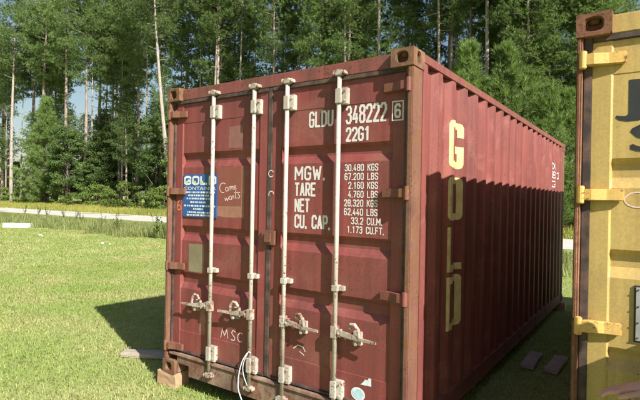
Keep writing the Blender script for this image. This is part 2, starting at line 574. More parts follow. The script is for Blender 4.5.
def face_ring(mb, P, hw, hh, ew, eh, depth, ccx=0, ccy=0, n=28):
    """rectangular face (half sizes hw, hh) with a stadium-shaped blind hole; P(u, v, d) -> point, d = depth inward"""
    angs = sorted(set([2 * math.pi * k / n for k in range(n)] +
                      [math.atan2(sy * hh, sx * hw) % (2 * math.pi) for sx in (-1, 1) for sy in (-1, 1)]))
    outer, inner = [], []
    for a in angs:
        c, s = math.cos(a), math.sin(a)
        k = min(hw / abs(c) if abs(c) > 1e-9 else 1e9, hh / abs(s) if abs(s) > 1e-9 else 1e9)
        outer.append((c * k, s * k))
        q = (abs(c) ** 3 + abs(s) ** 3) ** (-1 / 3)
        inner.append((ccx + c * q * ew, ccy + s * q * eh))
    m = len(angs)
    vs = [P(u, v, 0) for u, v in outer] + [P(u, v, 0) for u, v in inner] + [P(u, v, depth) for u, v in inner]
    fs = []
    for i in range(m):
        j = (i + 1) % m
        fs.append((i, j, m + j, m + i))
        fs.append((m + i, m + j, 2 * m + j, 2 * m + i))
    fs.append(tuple(range(2 * m, 3 * m)))
    mb.add(vs, fs)

def make_casting(parent, x0, y0, z0, sx, sy, sz, mat):
    """corner casting, box (x0..x0+.162, y0..+.178, z0..+.118), holes on the outer faces given by the signs"""
    cw, cl, ch = .162, .178, .118
    mb = MB()
    cx, cy, cz = x0 + cw / 2, y0 + cl / 2, z0 + ch / 2
    for s in (-1, 1):
        fx, fy, fz = cx + s * cw / 2, cy + s * cl / 2, cz + s * ch / 2
        if s == sx:
            face_ring(mb, lambda u, v, d: (fx - s * d, cy + u, cz + v), cl / 2, ch / 2, .026, .040, .05)
        else:
            mb.add([(fx, cy + a * cl / 2, cz + b * ch / 2) for a, b in ((-1, -1), (1, -1), (1, 1), (-1, 1))], [(0, 1, 2, 3)])
        if s == sy:
            face_ring(mb, lambda u, v, d: (cx + u, fy - s * d, cz + v), cw / 2, ch / 2, .040, .034, .055)
        else:
            mb.add([(cx + a * cw / 2, fy, cz + b * ch / 2) for a, b in ((-1, -1), (1, -1), (1, 1), (-1, 1))], [(0, 1, 2, 3)])
        if s == sz:
            face_ring(mb, lambda u, v, d: (cx + u, cy + v, fz - s * d), cw / 2, cl / 2, .031, .062, .05)
        else:
            mb.add([(cx + a * cw / 2, cy + b * cl / 2, fz) for a, b in ((-1, -1), (1, -1), (1, 1), (-1, 1))], [(0, 1, 2, 3)])
    o = mb.build('corner_casting', mat, parent, bevel=.006, seg=2)
    return o

def door_mesh(x0, x1, xf0, xf1, troughs, yd, z0, z1, fd):
    """one door leaf: a pressed sheet with horizontal troughs between its two uprights"""
    d = .036
    zs = [(z0, fd - .003), (z0 + .17, fd - .003), (z0 + .174, fd)]
    for (a, b) in sorted(troughs, key=lambda t: t[0]):      # (bottom, top)
        zs += [(a, fd), (a + .055, d), (b - .030, d), (b, fd)]
    zs += [(2.272, fd), (2.276, fd - .003), (z1, fd - .003)]
    xs = [(x0, 0), (xf0, 0), (xf0 + .010, 1), (xf1 - .010, 1), (xf1, 0), (x1, 0)]
    vs, fs = [], []
    for (z, dz) in zs:
        for (x, k) in xs:
            vs.append((x, yd + (dz if k else 0), z))
    nx = len(xs)
    for j in range(len(zs) - 1):
        for i in range(nx - 1):
            a = j * nx + i
            fs.append((a, a + 1, a + nx + 1, a + nx))
    # back face and rims
    yb = yd + .055
    o = len(vs)
    rim = [i for i in range(nx)] + [j * nx + nx - 1 for j in range(1, len(zs))] + \
          [(len(zs) - 1) * nx + i for i in range(nx - 2, -1, -1)] + [j * nx for j in range(len(zs) - 2, 0, -1)]
    for r in rim:
        vs.append((vs[r][0], yb, vs[r][2]))
    m = len(rim)
    for k in range(m):
        fs.append((rim[k], o + k, o + (k + 1) % m, rim[(k + 1) % m]))
    fs.append(tuple(o + k for k in range(m)))
    return MB().add(vs, fs)

YD = .052                          # depth of the door face behind the front of the posts
FD = .009                          # the fields lie this much behind the uprights of a door leaf
YB = .021                          # axis of the locking bars
BARS = (.593, 1.062, 1.400, 1.868)
HINGE_Z = (2.352, 1.655, .975, .245)

def bar_shapes(k, x):
    """meshes of one locking bar: the tube, brackets, cams, guide, handle"""
    sgn = -1 if k < 2 else 1
    out = {}
    out['tube'] = MB().tube([(x, YB, .10), (x, YB, 2.485)], .0165, 14)
    br = []
    for z0, z1 in ((2.275, 2.392), (.205, .335)):
        b = MB().box(x - .022, x + .066, YB - .002, YD + FD, z0, z1)
        b.box(x - .021, x + .026, YB - .024, YB - .002, z0 + .006, z1 - .006)
        br.append(b)
    out['bracket'] = br
    bolts = []
    for z0, z1 in ((2.275, 2.392), (.205, .335)):
        for dz in (.025, z1 - z0 - .025):
            bolts.append(MB().tube([(x + .047, YB - .002, z0 + dz), (x + .047, YB - .012, z0 + dz)], .0085, 6))
    out['bolt'] = bolts
    cams = []
    for z, s in ((2.488, 1), (.098, -1)):
        c = MB()
        c.prism([(x - .030, z - s * .012), (x + .030, z - s * .012), (x + .040, z + s * .010), (x + .018, z + s * .034),
                 (x - .014, z + s * .036), (x - .036, z + s * .012)], 1, YB - .022, YB + .020)
        c.box(x - .046, x - .031, YB - .026, YB + .03, min(z, z + s * .03), max(z, z + s * .03))
        c.box(x + .041, x + .054, YB - .024, YB + .03, min(z - s * .004, z + s * .024), max(z - s * .004, z + s * .024))
        cams.append(c)
    out['cam'] = cams
    zg = .982
    g = MB().box(x - .024, x + .024, YB - .021, YD + FD, zg - .022, zg + .022)
    g.box(x + .024, x + .062, YB + .004, YD + FD, zg - .018, zg + .018)
    out['guide'] = g
    zh = .672
    hub = MB().box(x - .024, x + .024, YB - .025, YB + .024, zh - .040, zh + .045)
    hub.box(x + (sgn * .024 if sgn > 0 else -.062), x + (.062 if sgn > 0 else -.024), YB - .018, YB + .012, zh - .026, zh + .030)
    hub.tube([(x + sgn * .043, YB - .028, zh), (x + sgn * .043, YB - .014, zh)], .010, 8)
    out['hub'] = hub
    arm = MB()
    p = [(x + sgn * .050, YB - .014, zh + .006), (x + sgn * .150, YB - .016, zh - .006), (x + sgn * .205, YB - .022, zh - .010), (x + sgn * .345, YB - .030, zh - .012)]
    for (a, b), (h0, h1) in zip(zip(p[:-1], p[1:]), ((.020, .020), (.018, .016), (.013, .010))):
        xa, xb = (a, b) if sgn > 0 else (b, a)
        ha, hb = (h0, h1) if sgn > 0 else (h1, h0)
        arm.add([(xa[0], xa[1] - .006, xa[2] - ha), (xa[0], xa[1] + .006, xa[2] - ha), (xa[0], xa[1] + .006, xa[2] + ha), (xa[0], xa[1] - .006, xa[2] + ha),
                 (xb[0], xb[1] - .006, xb[2] - hb), (xb[0], xb[1] + .006, xb[2] - hb), (xb[0], xb[1] + .006, xb[2] + hb), (xb[0], xb[1] - .006, xb[2] + hb)],
                [(0, 1, 2, 3), (4, 7, 6, 5), (0, 4, 5, 1), (2, 6, 7, 3), (0, 3, 7, 4), (1, 5, 6, 2)])
    out['handle'] = arm
    ct = MB()
    xc = x + sgn * .175
    ct.box(xc - .032, xc + .032, YB + .012, YD + FD, zh - .062, zh + .030)
    hook = [(xc + sgn * .030, YB - .004, zh - .046), (xc + sgn * .034, YB - .020, zh + .006), (xc + sgn * .028, YB - .022, zh + .052),
            (xc - sgn * .002, YB - .022, zh + .084), (xc - sgn * .034, YB - .020, zh + .080), (xc - sgn * .046, YB - .012, zh + .054), (xc - sgn * .034, YB + .004, zh + .034)]
    ct.tube(hook, [.011, .012, .013, .013, .012, .011, .008], 8)
    ct.tube([(xc + sgn * .005, YB + .014, zh - .050), (xc + sgn * .005, YB - .022, zh - .050)], .013, 8)
    out['catch'] = ct
    return out

def make_container(root, K):
    """every part of one container in local coordinates (front lower left corner at the origin)"""
    cast, post, frame, side, door, bar, hand, hinge = (K[k] for k in ('casting', 'post', 'frame', 'side', 'door', 'bar', 'handle', 'hinge'))
    for sx, x in ((-1, 0), (1, W - .162)):
        for sy, y in ((-1, 0), (1, L - .178)):
            for sz, z in ((-1, 0), (1, H - .118)):
                make_casting(root, x, y, z, sx, sy, sz, cast)
    PW = K['pw']
    # corner posts: door end (with a folded front lip), blind end
    for s in (-1, 1):
        X = (lambda a: a) if s < 0 else (lambda a: W - a)
        poly = [(X(.004), .006), (X(PW - .006), .004), (X(PW), .014), (X(PW), .060), (X(PW - .004), .066), (X(PW - .004), .16), (X(.016), .172), (X(.004), .160)]
        MB().prism(poly, 2, .118, H - .118).build('corner_post', post, root, bevel=.006)
        poly = [(X(.006), SIDE_Y0 + .001), (X(.006), .1735), (X(.030), .1735), (X(.030), SIDE_Y0 + .001)]
        MB().prism(poly, 2, .12, H - .065).build('post_flange', side, root)
        poly = [(X(.004), L - .16), (X(.05), L - .19), (X(.12), L - .05), (X(.12), L - .006), (X(.006), L - .006)]
        MB().prism(poly, 2, .118, H - .118).build('corner_post', post if K.get('rear') is None else K['rear'], root, bevel=.006)
    # top and bottom side rails
    for s in (-1, 1):
        X = (lambda a: a) if s < 0 else (lambda a: W - a)
        MB().prism([(X(.002), H - .064), (X(.002), H - .006), (X(.012), H - .002), (X(.062), H - .002), (X(.062), H - .064)], 1, .178, L - .178).build('top_rail', frame, root, bevel=.003)
        MB().prism([(X(.003), .012), (X(.003), .150), (X(.050), .158), (X(.055), .158), (X(.055), .146), (X(.012), .140), (X(.012), .024), (X(.055), .024), (X(.055), .012)], 1, .178, L - .178).build('bottom_rail', frame, root)
    # corrugated side walls
    zs = (.150, H - .062)
    for s in (-1, 1):
        mb = MB()
        P = CORR
        for (y, d) in P:
            x = d if s < 0 else W - d
            for z in zs:
                mb.v.append((x, y, z))
        for i in range(len(P) - 1):
            mb.f.append((2 * i, 2 * i + 2, 2 * i + 3, 2 * i + 1))
        o = len(mb.v)
        for (y, d) in P:
            x = d + .003 if s < 0 else W - d - .003
            for z in zs:
                mb.v.append((x, y, z))
        for i in range(len(P) - 1):
            mb.f.append((o + 2 * i, o + 2 * i + 1, o + 2 * i + 3, o + 2 * i + 2))
        mb.build('side_wall', side, root)
    # blind end wall, corrugated too
    mb = MB()
    x = .10
    prof = [(x, 0)]
    while x + .25 < W - .1:
        prof += [(x + .05, 0), (x + .10, .045), (x + .17, .045), (x + .22, 0)]
        x += .25
    prof.append((W - .10, 0))
    for (xx, d) in prof:
        for z in (.12, H - .10):
            mb.v.append((xx, L - .02 - d, z))
    for i in range(len(prof) - 1):
        mb.f.append((2 * i, 2 * i + 2, 2 * i + 3, 2 * i + 1))
    mb.build('end_wall', side, root)
    MB().box(.162, W - .162, L - .08, L - .01, H - .11, H - .004).build('end_rail', frame, root, bevel=.004)
    MB().box(.162, W - .162, L - .09, L - .012, .01, .14).build('end_rail', frame, root, bevel=.004)
    # roof with shallow pressed ribs
    mb = MB()
    n = 0
    y = .10
    prof = [(y, 0)]
    while y + .26 < L - .05:
        prof += [(y + .06, 0), (y + .09, .018), (y + .20, .018), (y + .23, 0)]
        y += .26
    prof.append((L - .05, 0))
    for (yy, d) in prof:
        for xx in (.05, W - .05):
            mb.v.append((xx, yy, H - .008 - d))
    for i in range(len(prof) - 1):
        mb.f.append((2 * i, 2 * i + 1, 2 * i + 3, 2 * i + 2))
    mb.build('roof', frame, root)
    MB().box(.06, W - .06, .14, L - .1, .10, .13).build('floor', 'container_floor', root)
    # header and sill of the door end
    MB().prism([(.046, H - .110), (.046, H - .016), (.054, H - .010), (.20, H - .010), (.20, H - .110)], 0, .155, W - .155).build('door_header', K['header'], root, bevel=.004)
    sl = MB()
    prof = [(.162, .010), (.176, .010), (.176, .098), (.322, .098), (.322, .006), (W - .322, .006), (W - .322, .098), (W - .176, .098), (W - .176, .010), (W - .162, .010), (W - .162, .165), (.162, .165)]
    sl.prism(prof, 1, .030, .135)
    sl.build('door_sill', K['sill'], root, bevel=.003)
    MB().prism([(.016, .172), (.020, .190), (.13, .200), (.13, .1655), (.024, .1655)], 0, .060, W - .060).build('sill_lip', K['sill'], root, bevel=.002)
    # door leaves
    leaves = []
    for k, (x0, x1, xf0, xf1) in enumerate(((.074, 1.190, .158, 1.105), (1.238, W - .074, 1.318, W - .158))):
        lf = door_mesh(x0, x1, xf0, xf1, K['troughs'], YD, .222, 2.446, FD).build('door', door, root)
        leaves.append(lf)
        g = MB()
        g.box(x0 + .001, x1 - .001, YD - .012, YD + .04, 2.447, 2.478)      # head seal
        if k == 0: g.box(PW + .0015, .0735, YD - .014, YD + .04, .203, 2.478)
        else: g.box(W - .0735, W - PW - .0015, YD - .014, YD + .04, .203, 2.478)
        g.box(x0 + .001, x1 - .001, YD - .012, YD + .04, .203, .221)
        g.build('gasket', 'gasket', lf, bevel=.004)
    MB().box(1.1905, 1.2375, YD - .007, YD + .03, .203, 2.478).build('gasket', 'gasket', leaves[1], bevel=.006)
    # locking plate across the seam
    c = MB().box(1.158, 1.292, YD - .026, YD - .008, 1.242, 1.356)
    c.box(1.192, 1.262, YD - .038, YD - .026, 1.262, 1.336)
    c.build('seam_plate', K['post'], leaves[1], bevel=.004)
    # hinges
    for k, lf in enumerate(leaves):
        for q, z in enumerate(HINGE_Z):
            X = (lambda a: a) if k == 0 else (lambda a: W - a)
            h = MB()
            t = .030
            xs = [X(.018), X(.085), X(.150), X(.226), X(.226), X(.085), X(.018)]
            ys = [-.004, -.006, .022, .030, YD + .002, YD + .002, .010]
            h.v = [(a, b, z - t) for a, b in zip(xs, ys)] + [(a, b, z + t) for a, b in zip(xs, ys)]
            nn = len(xs)
            h.f = [tuple(range(nn)), tuple(range(nn, 2 * nn))[::-1]] + [(i, (i + 1) % nn, nn + (i + 1) % nn, nn + i) for i in range(nn)]
            h.tube([(X(.034), .004, z - .046), (X(.034), .004, z + .046)], .019, 12)
            h.build('hinge', hinge if k == 0 else K.get('hinge2', hinge), lf, bevel=.004)
    # locking bars
    for k, x in enumerate(BARS):
        S = bar_shapes(k, x)
        b = S['tube'].build('locking_bar', bar, root, smooth=True)
        for m in S['bracket']: m.build('bracket', bar, b, bevel=.004)
        for m in S['bolt']: m.build('bolt', hand, b)
        for m in S['cam']: m.build('cam', hand, b, bevel=.005)
        S['guide'].build('guide', bar, b, bevel=.004)
        S['hub'].build('handle_hub', hand, b, bevel=.004)
        S['handle'].build('handle', hand, b, bevel=.003)
        S['catch'].build('handle_catch', hand, b, bevel=.002)
    return leaves

# ---- the red container
red = empty('shipping_container', (0, 0, BASE))
tag(red, 'weathered dark red shipping container with GOLD in yellow letters down its side', 'container')
KR = dict(casting='rusty_casting', post='rusty_post', frame='red_frame', side='red_side', door='red_door', bar='bar_white',
          handle='handle_grey', hinge='rusty_post', header='red_header', sill='dirty_sill', pw=.046, hinge2='red_frame',
          troughs=((1.872, 2.004), (1.212, 1.348), (.778, .930)))
dl, dr = make_container(red, KR)
YT = YD + FD - .0015                     # lettering lies 1.5 mm in front of the fields (fields are 3 mm back)
lettering('GLDU', (1.566, 1.785, 2.135, 2.255), 'white_letter', dr, YT, .135)
lettering('348222', (1.890, 2.215, 2.137, 2.268), 'white_letter', dr, YT, .13)
lettering('6', (2.276, 2.324, 2.150, 2.246), 'white_letter', dr, YD - .0012)
bx = MB()
YB6 = YD - .0012
for a, b, c, d in ((2.258, 2.342, 2.256, 2.264), (2.258, 2.342, 2.132, 2.140), (2.258, 2.266, 2.140, 2.256), (2.334, 2.342, 2.140, 2.256)):
    bx.add([(a, YB6, c), (b, YB6, c), (b, YB6, d), (a, YB6, d)], [(0, 1, 2, 3)])
bx.build('check_digit_box', 'white_letter', dr)
lettering('22G1', (1.893, 2.090, 2.014, 2.116), 'white_letter', dr, YT)
for s, a, b, c, d in (('MGW.', 1.440, 1.722, 1.745, 1.852), ('TARE', 1.442, 1.640, 1.625, 1.730), ('NET', 1.444, 1.588, 1.505, 1.610), ('CU. CAP.', 1.446, 1.775, 1.385, 1.490)):
    lettering(s, (a, b, c, d), 'white_letter', dr, YT)
rows = ('30.480 KGS', '67.200 LBS', '2.160 KGS', '4.760 LBS', '28.320 KGS', '62.440 LBS', '33.2 CU.M.', '1.173 CU.FT.')
for i, s in enumerate(rows):
    z1 = 1.856 - i * .0618
    xr = 2.158 if i < 6 else (2.196 if i == 6 else 2.210)
    wd = .268 if len(s) == 10 else .236
    if i == 6: wd = .246
    if i == 7: wd = .292
    lettering(s, (xr - wd, xr, z1 - .050, z1), 'white_letter', dr, YT, .15)

# blue notice with its lettering
sg = MB().box(.160, .598, YD - .0010, YD + .0030, 1.428, 1.806).build('notice_panel', 'sign_blue', dl)
ys = YD - .0022
lettering('GOLD', (.172, .590, 1.712, 1.794), 'sign_white', dl, ys, .24, .60)
text('CONTAINER', (.172, .585, 1.668, 1.698), 'sign_white', dl, ys, .02)
for a, b in ((.200, .225), (.305, .330), (.40, .425), (.500, .525)):
    MB().add([(a, ys - .0006, 1.722), (b, ys - .0006, 1.722), (b, ys - .0006, 1.748), (a, ys - .0006, 1.748)], [(0, 1, 2, 3)]).build('yellow_fill', 'sign_yellow', dl)
ln = MB()
for zrow, a0, a1 in ((1.640, .18, .575), (1.612, .23, .50), (1.584, .21, .53), (1.552, .26, .47), (1.520, .175, .580), (1.492, .30, .43), (1.462, .22, .54), (1.438, .215, .545)):
    x = a0
    while x < a1:
        ww = rnd.uniform(.008, .034)
        ln.add([(x, ys, zrow), (min(x + ww, a1), ys, zrow), (min(x + ww, a1), ys, zrow + .015), (x, ys, zrow + .015)], [(0, 1, 2, 3)])
        x += ww + rnd.uniform(.004, .012)
ln.build('notice_print', 'sign_white', dl)

# repainted rectangles, stickers and chalk on the doors
def patch(name, mat, x0, x1, z0, z1, y, parent, ragged=0):
    pts = []
    n = 6
    for (ax, az), (bx_, bz) in (((x0, z0), (x1, z0)), ((x1, z0), (x1, z1)), ((x1, z1), (x0, z1)), ((x0, z1), (x0, z0))):
        for k in range(n):
            t = k / n
            pts.append((ax + (bx_ - ax) * t + rnd.uniform(-ragged, ragged), az + (bz - az) * t + rnd.uniform(-ragged, ragged)))
    m = MB()
    m.add([(a, y, b) for a, b in pts], [tuple(range(len(pts)))])
    return m.build(name, mat, parent)
patch('paint_patch', 'patch_rim', .575, .912, 1.440, 1.866, YD + FD - .0008, dl, .004)
patch('paint_patch', 'patch_red', .575, .880, 1.535, 1.866, YD + FD - .0016, dl, .003)
patch('paint_patch', 'patch_grey', .722, .888, 2.020, 2.205, YD + FD - .0012, dl, .004)
patch('paint_patch', 'patch_green', .240, .440, .938, 1.188, YD + FD - .0012, dl, .002)
patch('paint_patch', 'pale_patch', .405, .475, .395, .640, YD + FD - .0012, dl, .008)
st = MB()
st.add([(x, YD + FD - .0046, z) for x, z in ((2.052, .338), (2.138, .342), (2.136, .394), (2.118, .396), (2.108, .378), (2.090, .380), (2.072, .356))], [tuple(range(7))])
st.build('torn_sticker', 'sign_white', dr)
for nm, mt, k, yy in (('oval_sticker', 'sign_white', 1, YD + FD - .0050), ('oval_sticker', 'sticker_blue', .72, YD + FD - .0058)):
    m = MB()
    m.add([(2.035 + .056 * k * math.cos(t * .2618), yy, .268 + .046 * k * math.sin(t * .2618)) for t in range(24)], [tuple(range(24))])
    m.build(nm, mt, dr)
def strokes(name, mat, parent, polys, wdt, y):
    m = MB()
    for p in polys:
        m.ribbon(p, wdt, y)
    return m.build(name, mat, parent)
msc = [[(.672, .415), (.690, .492), (.716, .440), (.742, .494), (.757, .424)],
       [(.842, .492), (.815, .500), (.800, .478), (.815, .460), (.838, .444), (.832, .418), (.795, .420)],
       [(.925, .488), (.898, .496), (.872, .470), (.872, .434), (.892, .418), (.918, .426)]]
strokes('chalk_mark', 'chalk', dl, msc, .008, YD + FD - .0020)
def curl(cx, cz, r, a0, a1, n=10, sx=1.0):
    return [(cx + r * sx * math.cos(a0 + (a1 - a0) * k / n), cz + r * math.sin(a0 + (a1 - a0) * k / n)) for k in range(n + 1)]
come = [curl(.668, 1.688, .042, .9, 5.0), curl(.712, 1.676, .017, 0, 6.28),
        [(.735, 1.664), (.742, 1.696), (.756, 1.700), (.760, 1.670), (.768, 1.700), (.782, 1.702), (.786, 1.672)],
        [(.792, 1.688), (.816, 1.694), (.810, 1.708), (.794, 1.700), (.800, 1.676), (.826, 1.680)],
        [(.690, 1.602), (.700, 1.578), (.712, 1.600), (.724, 1.580), (.738, 1.612)], curl(.755, 1.604, .015, 0, 6.28),
        [(.772, 1.590), (.780, 1.620), (.794, 1.622), (.798, 1.598)], [(.816, 1.668), (.814, 1.606), (.826, 1.600)], [(.800, 1.648), (.836, 1.652)],
        [(.866, 1.650), (.842, 1.652), (.846, 1.632), (.866, 1.622), (.856, 1.602), (.838, 1.606)]]
strokes('chalk_mark', 'chalk', dl, come, .0065, YD + FD - .0026)
six = [[(.106, 1.575), (.088, 1.548)] + curl(.105, 1.508, .022, 2.9, 9.2, 14)]
strokes('chalk_mark', 'chalk_orange', dl, six, .009, YD - .0012)
for q in ([curl(1.216, 1.800, .026, .5, 5.6)], [curl(1.222, 1.636, .026, .2, 3.6)]): strokes('chalk_mark', 'chalk', dr, q, .007, YD - .0085)
for q in ([[(1.46, .475), (1.50, .505), (1.55, .500), (1.57, .470)]], [[(1.52, .46), (1.56, .44)]]): strokes('chalk_mark', 'chalk', dr, q, .008, YD + FD - .0020)

# (marks were read off a plane 2 cm deeper than the door fields)
for lf in (dl, dr):
    for o in lf.children:
        if o.name.split('.')[0] in ('lettering', 'check_digit_box', 'notice_panel', 'yellow_fill', 'notice_print', 'paint_patch', 'torn_sticker', 'oval_sticker', 'chalk_mark'):
            xm = sum(v[0] for v in o.bound_box) / 8
            o.location.x = .019 * (3.726 - xm) / 2.93

# big GOLD down the side, laid on the corrugated wall
def side_poly(polys, name, mat, parent, lift=.002):
    bm = bmesh.new()
    for p in polys:
        vs = [bm.verts.new((0, a, b)) for a, b in p]
        bm.faces.new(vs)
    for (y, d) in CORR:
        bmesh.ops.bisect_plane(bm, geom=list(bm.verts) + list(bm.edges) + list(bm.faces), plane_co=(0, y, 0), plane_no=(0, 1, 0), dist=1e-6)
    for v in bm.verts:
        v.co.x = W - corr_depth(v.co.y) + lift
    bmesh.ops.recalc_face_normals(bm, faces=bm.faces)
    for f in bm.faces:
        if f.normal.x < 0: f.normal_flip()
    me = bpy.data.meshes.new(name)
    bm.to_mesh(me)
    bm.free()
    return link(name, me, mat, parent)

def rect(a, b, c, d): return [(a, c), (b, c), (b, d), (a, d)]
def glyph(ch, y0, y1, z0, z1):
    tw, th = .064, .054
    tl = .046 if ch in 'LD' else tw
    c = .092; cz = .085
    P = []
    def corner(sy, sz):
        Y = (lambda a: y0 + a) if sy < 0 else (lambda a: y1 - a)
        Z = (lambda a: z0 + a) if sz < 0 else (lambda a: z1 - a)
        q = [(Y(0), Z(cz)), (Y(0), Z(.034)), (Y(.014), Z(.010)), (Y(.040), Z(0)), (Y(c), Z(0)), (Y(c), Z(th)), (Y(tw), Z(th)), (Y(tw), Z(cz))]
        return q if sy * sz > 0 else q[::-1]
    def sq(sy, sz):
        Y = (lambda a: y0 + a) if sy < 0 else (lambda a: y1 - a)
        Z = (lambda a: z0 + a) if sz < 0 else (lambda a: z1 - a)
        q = [(Y(0), Z(cz)), (Y(0), Z(0)), (Y(c), Z(0)), (Y(c), Z(th)), (Y(tl if sy < 0 else tw), Z(th)), (Y(tl if sy < 0 else tw), Z(cz))]
        return q if sy * sz > 0 else q[::-1]
    top = rect(y0 + c, y1 - c, z1 - th, z1)
    bot = rect(y0 + c, y1 - c, z0, z0 + th)
    left = rect(y0, y0 + tl, z0 + cz, z1 - cz)
    right = rect(y1 - tw, y1, z0 + cz, z1 - cz)
    zm = (z0 + z1) / 2
    if ch == 'O': return [top, bot, left, right, corner(-1, -1), corner(1, -1), corner(-1, 1), corner(1, 1)]
    if ch == 'D': return [top, bot, left, right, sq(-1, -1), corner(1, -1), sq(-1, 1), corner(1, 1)]
    if ch == 'L': return [rect(y0, y0 + tl, z0 + th, z1), rect(y0, y1, z0, z0 + th)]
    if ch == 'G':
        return [top, bot, left, corner(-1, -1), corner(1, -1), corner(-1, 1), corner(1, 1), rect(y1 - tw, y1, z1 - cz - .03, z1 - cz),
                rect(y1 - tw, y1, z0 + cz, zm - .005), rect(y0 + .13, y1 - tw, zm - .062, zm - .005)]
for ch, z0, z1 in (('G', 1.868, 2.232), ('O', 1.462, 1.800), ('L', 1.068, 1.412), ('D', .622, 1.030)):
    side_poly(glyph(ch, .712, 1.012, z0, z1), 'side_letter', 'gold_letter', red)

def side_text(s, y0, y1, z0, z1):
    o = text(s, (y0, y1, z0, z1), 'white_letter', red, 0, .0, 'side_marking', 1)
    me = o.data
    bm = bmesh.new()
    bm.from_mesh(me)
    for v in bm.verts:
        v.co = Vector((0, v.co.x, v.co.z))
    for (y, d) in CORR:
        if y0 < y < y1:
            bmesh.ops.bisect_plane(bm, geom=list(bm.verts) + list(bm.edges) + list(bm.faces), plane_co=(0, y, 0), plane_no=(0, 1, 0), dist=1e-6)
    for v in bm.verts:
        v.co.x = W - corr_depth(v.co.y) + .0025
    bm.to_mesh(me)
    bm.free()
side_text('GLDU', 4.93, 5.27, 2.125, 2.225)
side_text('348222', 4.93, 5.52, 1.99, 2.095)
side_text('22G1', 4.94, 5.26, 1.855, 1.955)

# white wire looped over a locking bar
pts = []
for k in range(15):
    t = k / 14
    pts.append((1.063 - .085 * math.sin(t * math.pi * .95) - .02 * t, YB - .022 - .012 * math.sin(t * 5), .375 - .50 * t + .02 * math.sin(t * 9)))
wr = MB().tube(pts, .005, 6)
pts = []
for k in range(13):
    t = k / 12
    pts.append((1.065 - .045 * math.sin(t * math.pi), YB - .022 - .010 * math.sin(t * 3), .375 - .265 * t))
wr.tube(pts, .0035, 6)
wr.tube([(1.085, YB - .012, .372), (1.075, YB - .022, .382), (1.059, YB - .022, .376)], .005, 6)
wo_ = wr.build('wire_loop', 'wire', None, smooth=True)
wo_.location = (0, 0, BASE)
tag(wo_, 'thin white wire looped round a locking bar of the red container', 'wire')

# ---- the yellow container
YX, YY = 3.357, -.012
yel = empty('shipping_container', (YX, YY, BASE))
tag(yel, 'mustard yellow shipping container with rusty posts and big dark letters on its door', 'container')
KY = dict(casting='rusty_brown', post='rusty_brown', frame='yellow_door', side='yellow_door', door='yellow_door', bar='yellow_door',
          handle='handle_grey', hinge='yellow_hinge', header='yellow_door', sill='rusty_brown', rear='yellow_door', pw=.032,
          troughs=((1.690, 1.843), (1.232, 1.378), (.762, .878)))
yl, yr = make_container(yel, KY)
jm = MB()
yj = YD + FD - .0015
x0 = 3.593 - YX
jp = [(x0, 2.238), (x0 + .105, 2.238), (x0 + .105, 2.09), (x0 + .085, 2.050), (x0 + .045, 2.030), (x0 - .005, 2.028), (x0 - .040, 2.036), (x0 - .056, 2.050), (x0 - .052, 2.062), (x0 - .036, 2.058), (x0 - .012, 2.056), (x0, 2.066)]
jm.add([(a, yj, b) for a, b in jp], [tuple(range(len(jp)))])
jm.build('door_letter', 'dark_letter', yl)
text('S', (3.602 - YX, 3.742 - YX, 1.872, 2.012), 'dark_letter', yl, yj, .05, 'door_letter')
pb = MB().box(3.640 - YX, 3.86 - YX, YD - .002, YD + .006, .93, 1.196)
pb.build('plate', 'plate_grey', yl, bevel=.001)
MB().box(3.632 - YX, 3.868 - YX, YD + .002, YD + FD + .001, .922, 1.204).build('plate_backing', 'dark_letter', yl)
for a in (3.650, 3.85):
    for b in (.945, 1.02, 1.10, 1.183):
        MB().tube([(a - YX, YD - .0018, b), (a - YX, YD - .007, b)], .0045, 6).build('rivet', 'gasket', yl)
strokes('chalk_mark', 'chalk', yl, [curl(3.640 - YX, 1.632, .038, .5, 5.9, 14, 1.5)], .007, YD + FD - .0012)

# ------------------------------------------------------------------ timber under and around
def timber(name, sx, sy, sz, mat, loc, rz, label, cat, group=None, rough=.004):
    bm = bmesh.new()
    bmesh.ops.create_cube(bm, size=1)
    for v in bm.verts:
        v.co = Vector((v.co.x * sx, v.co.y * sy, (v.co.z + .5) * sz))
    bmesh.ops.subdivide_edges(bm, edges=list(bm.edges), cuts=3, use_grid_fill=True)
    r = random.Random(hash(loc) & 0xffff)
    for v in bm.verts:
        v.co += Vector((r.uniform(-1, 1), r.uniform(-1, 1), r.uniform(-1, 1))) * rough
        if v.co.z < rough * 1.5: v.co.z = 0
    me = bpy.data.meshes.new(name)
    bm.to_mesh(me)
    bm.free()
    o = link(name, me, mat)
    o.location = loc
    o.rotation_euler = (0, 0, rz)
    return tag(o, label, cat, group)

timber('timber_block', .235, .17, BASE - .004, 'block_wood', (.045, .088, 0), .08, 'pale timber block under the left door corner of the red container', 'wood block', rough=.003)
timber('timber_block', .30, .20, BASE - .004, 'block_wood', (W - .09, .10, 0), -.06, 'timber block under the right door corner of the red container', 'wood block', rough=.003)
timber('timber_block', .30, .20, BASE - .004, 'block_wood', (W - .09, L - .10, 0), .05, 'timber block under the far right corner of the red container', 'wood block', rough=.003)
timber('timber_block', .30, .20, BASE - .004, 'block_wood', (.09, L - .10, 0), .02, 'timber block under the far left corner of the red container', 'wood block', rough=.003)
for px, py, nm in ((.09, .1, 'left door corner'), (W - .09, .1, 'right door corner'), (.09, L - .1, 'far left corner'), (W - .09, L - .1, 'far right corner')):
    timber('timber_block', .28, .20, BASE - .004, 'block_wood', (YX + px, YY + py, 0), .03, 'timber block under the %s of the yellow container' % nm, 'wood block', rough=.003)
timber('plank', 1.5, .15, .045, 'grey_wood', (-.34, .62, .012), .50, 'grey weathered plank sticking out from under the red container', 'plank')
timber('board', .125, .56, .04, 'dark_wood', (2.62, 2.82, .012), .02, 'short brown board in the shade beside the red container wall', 'board')
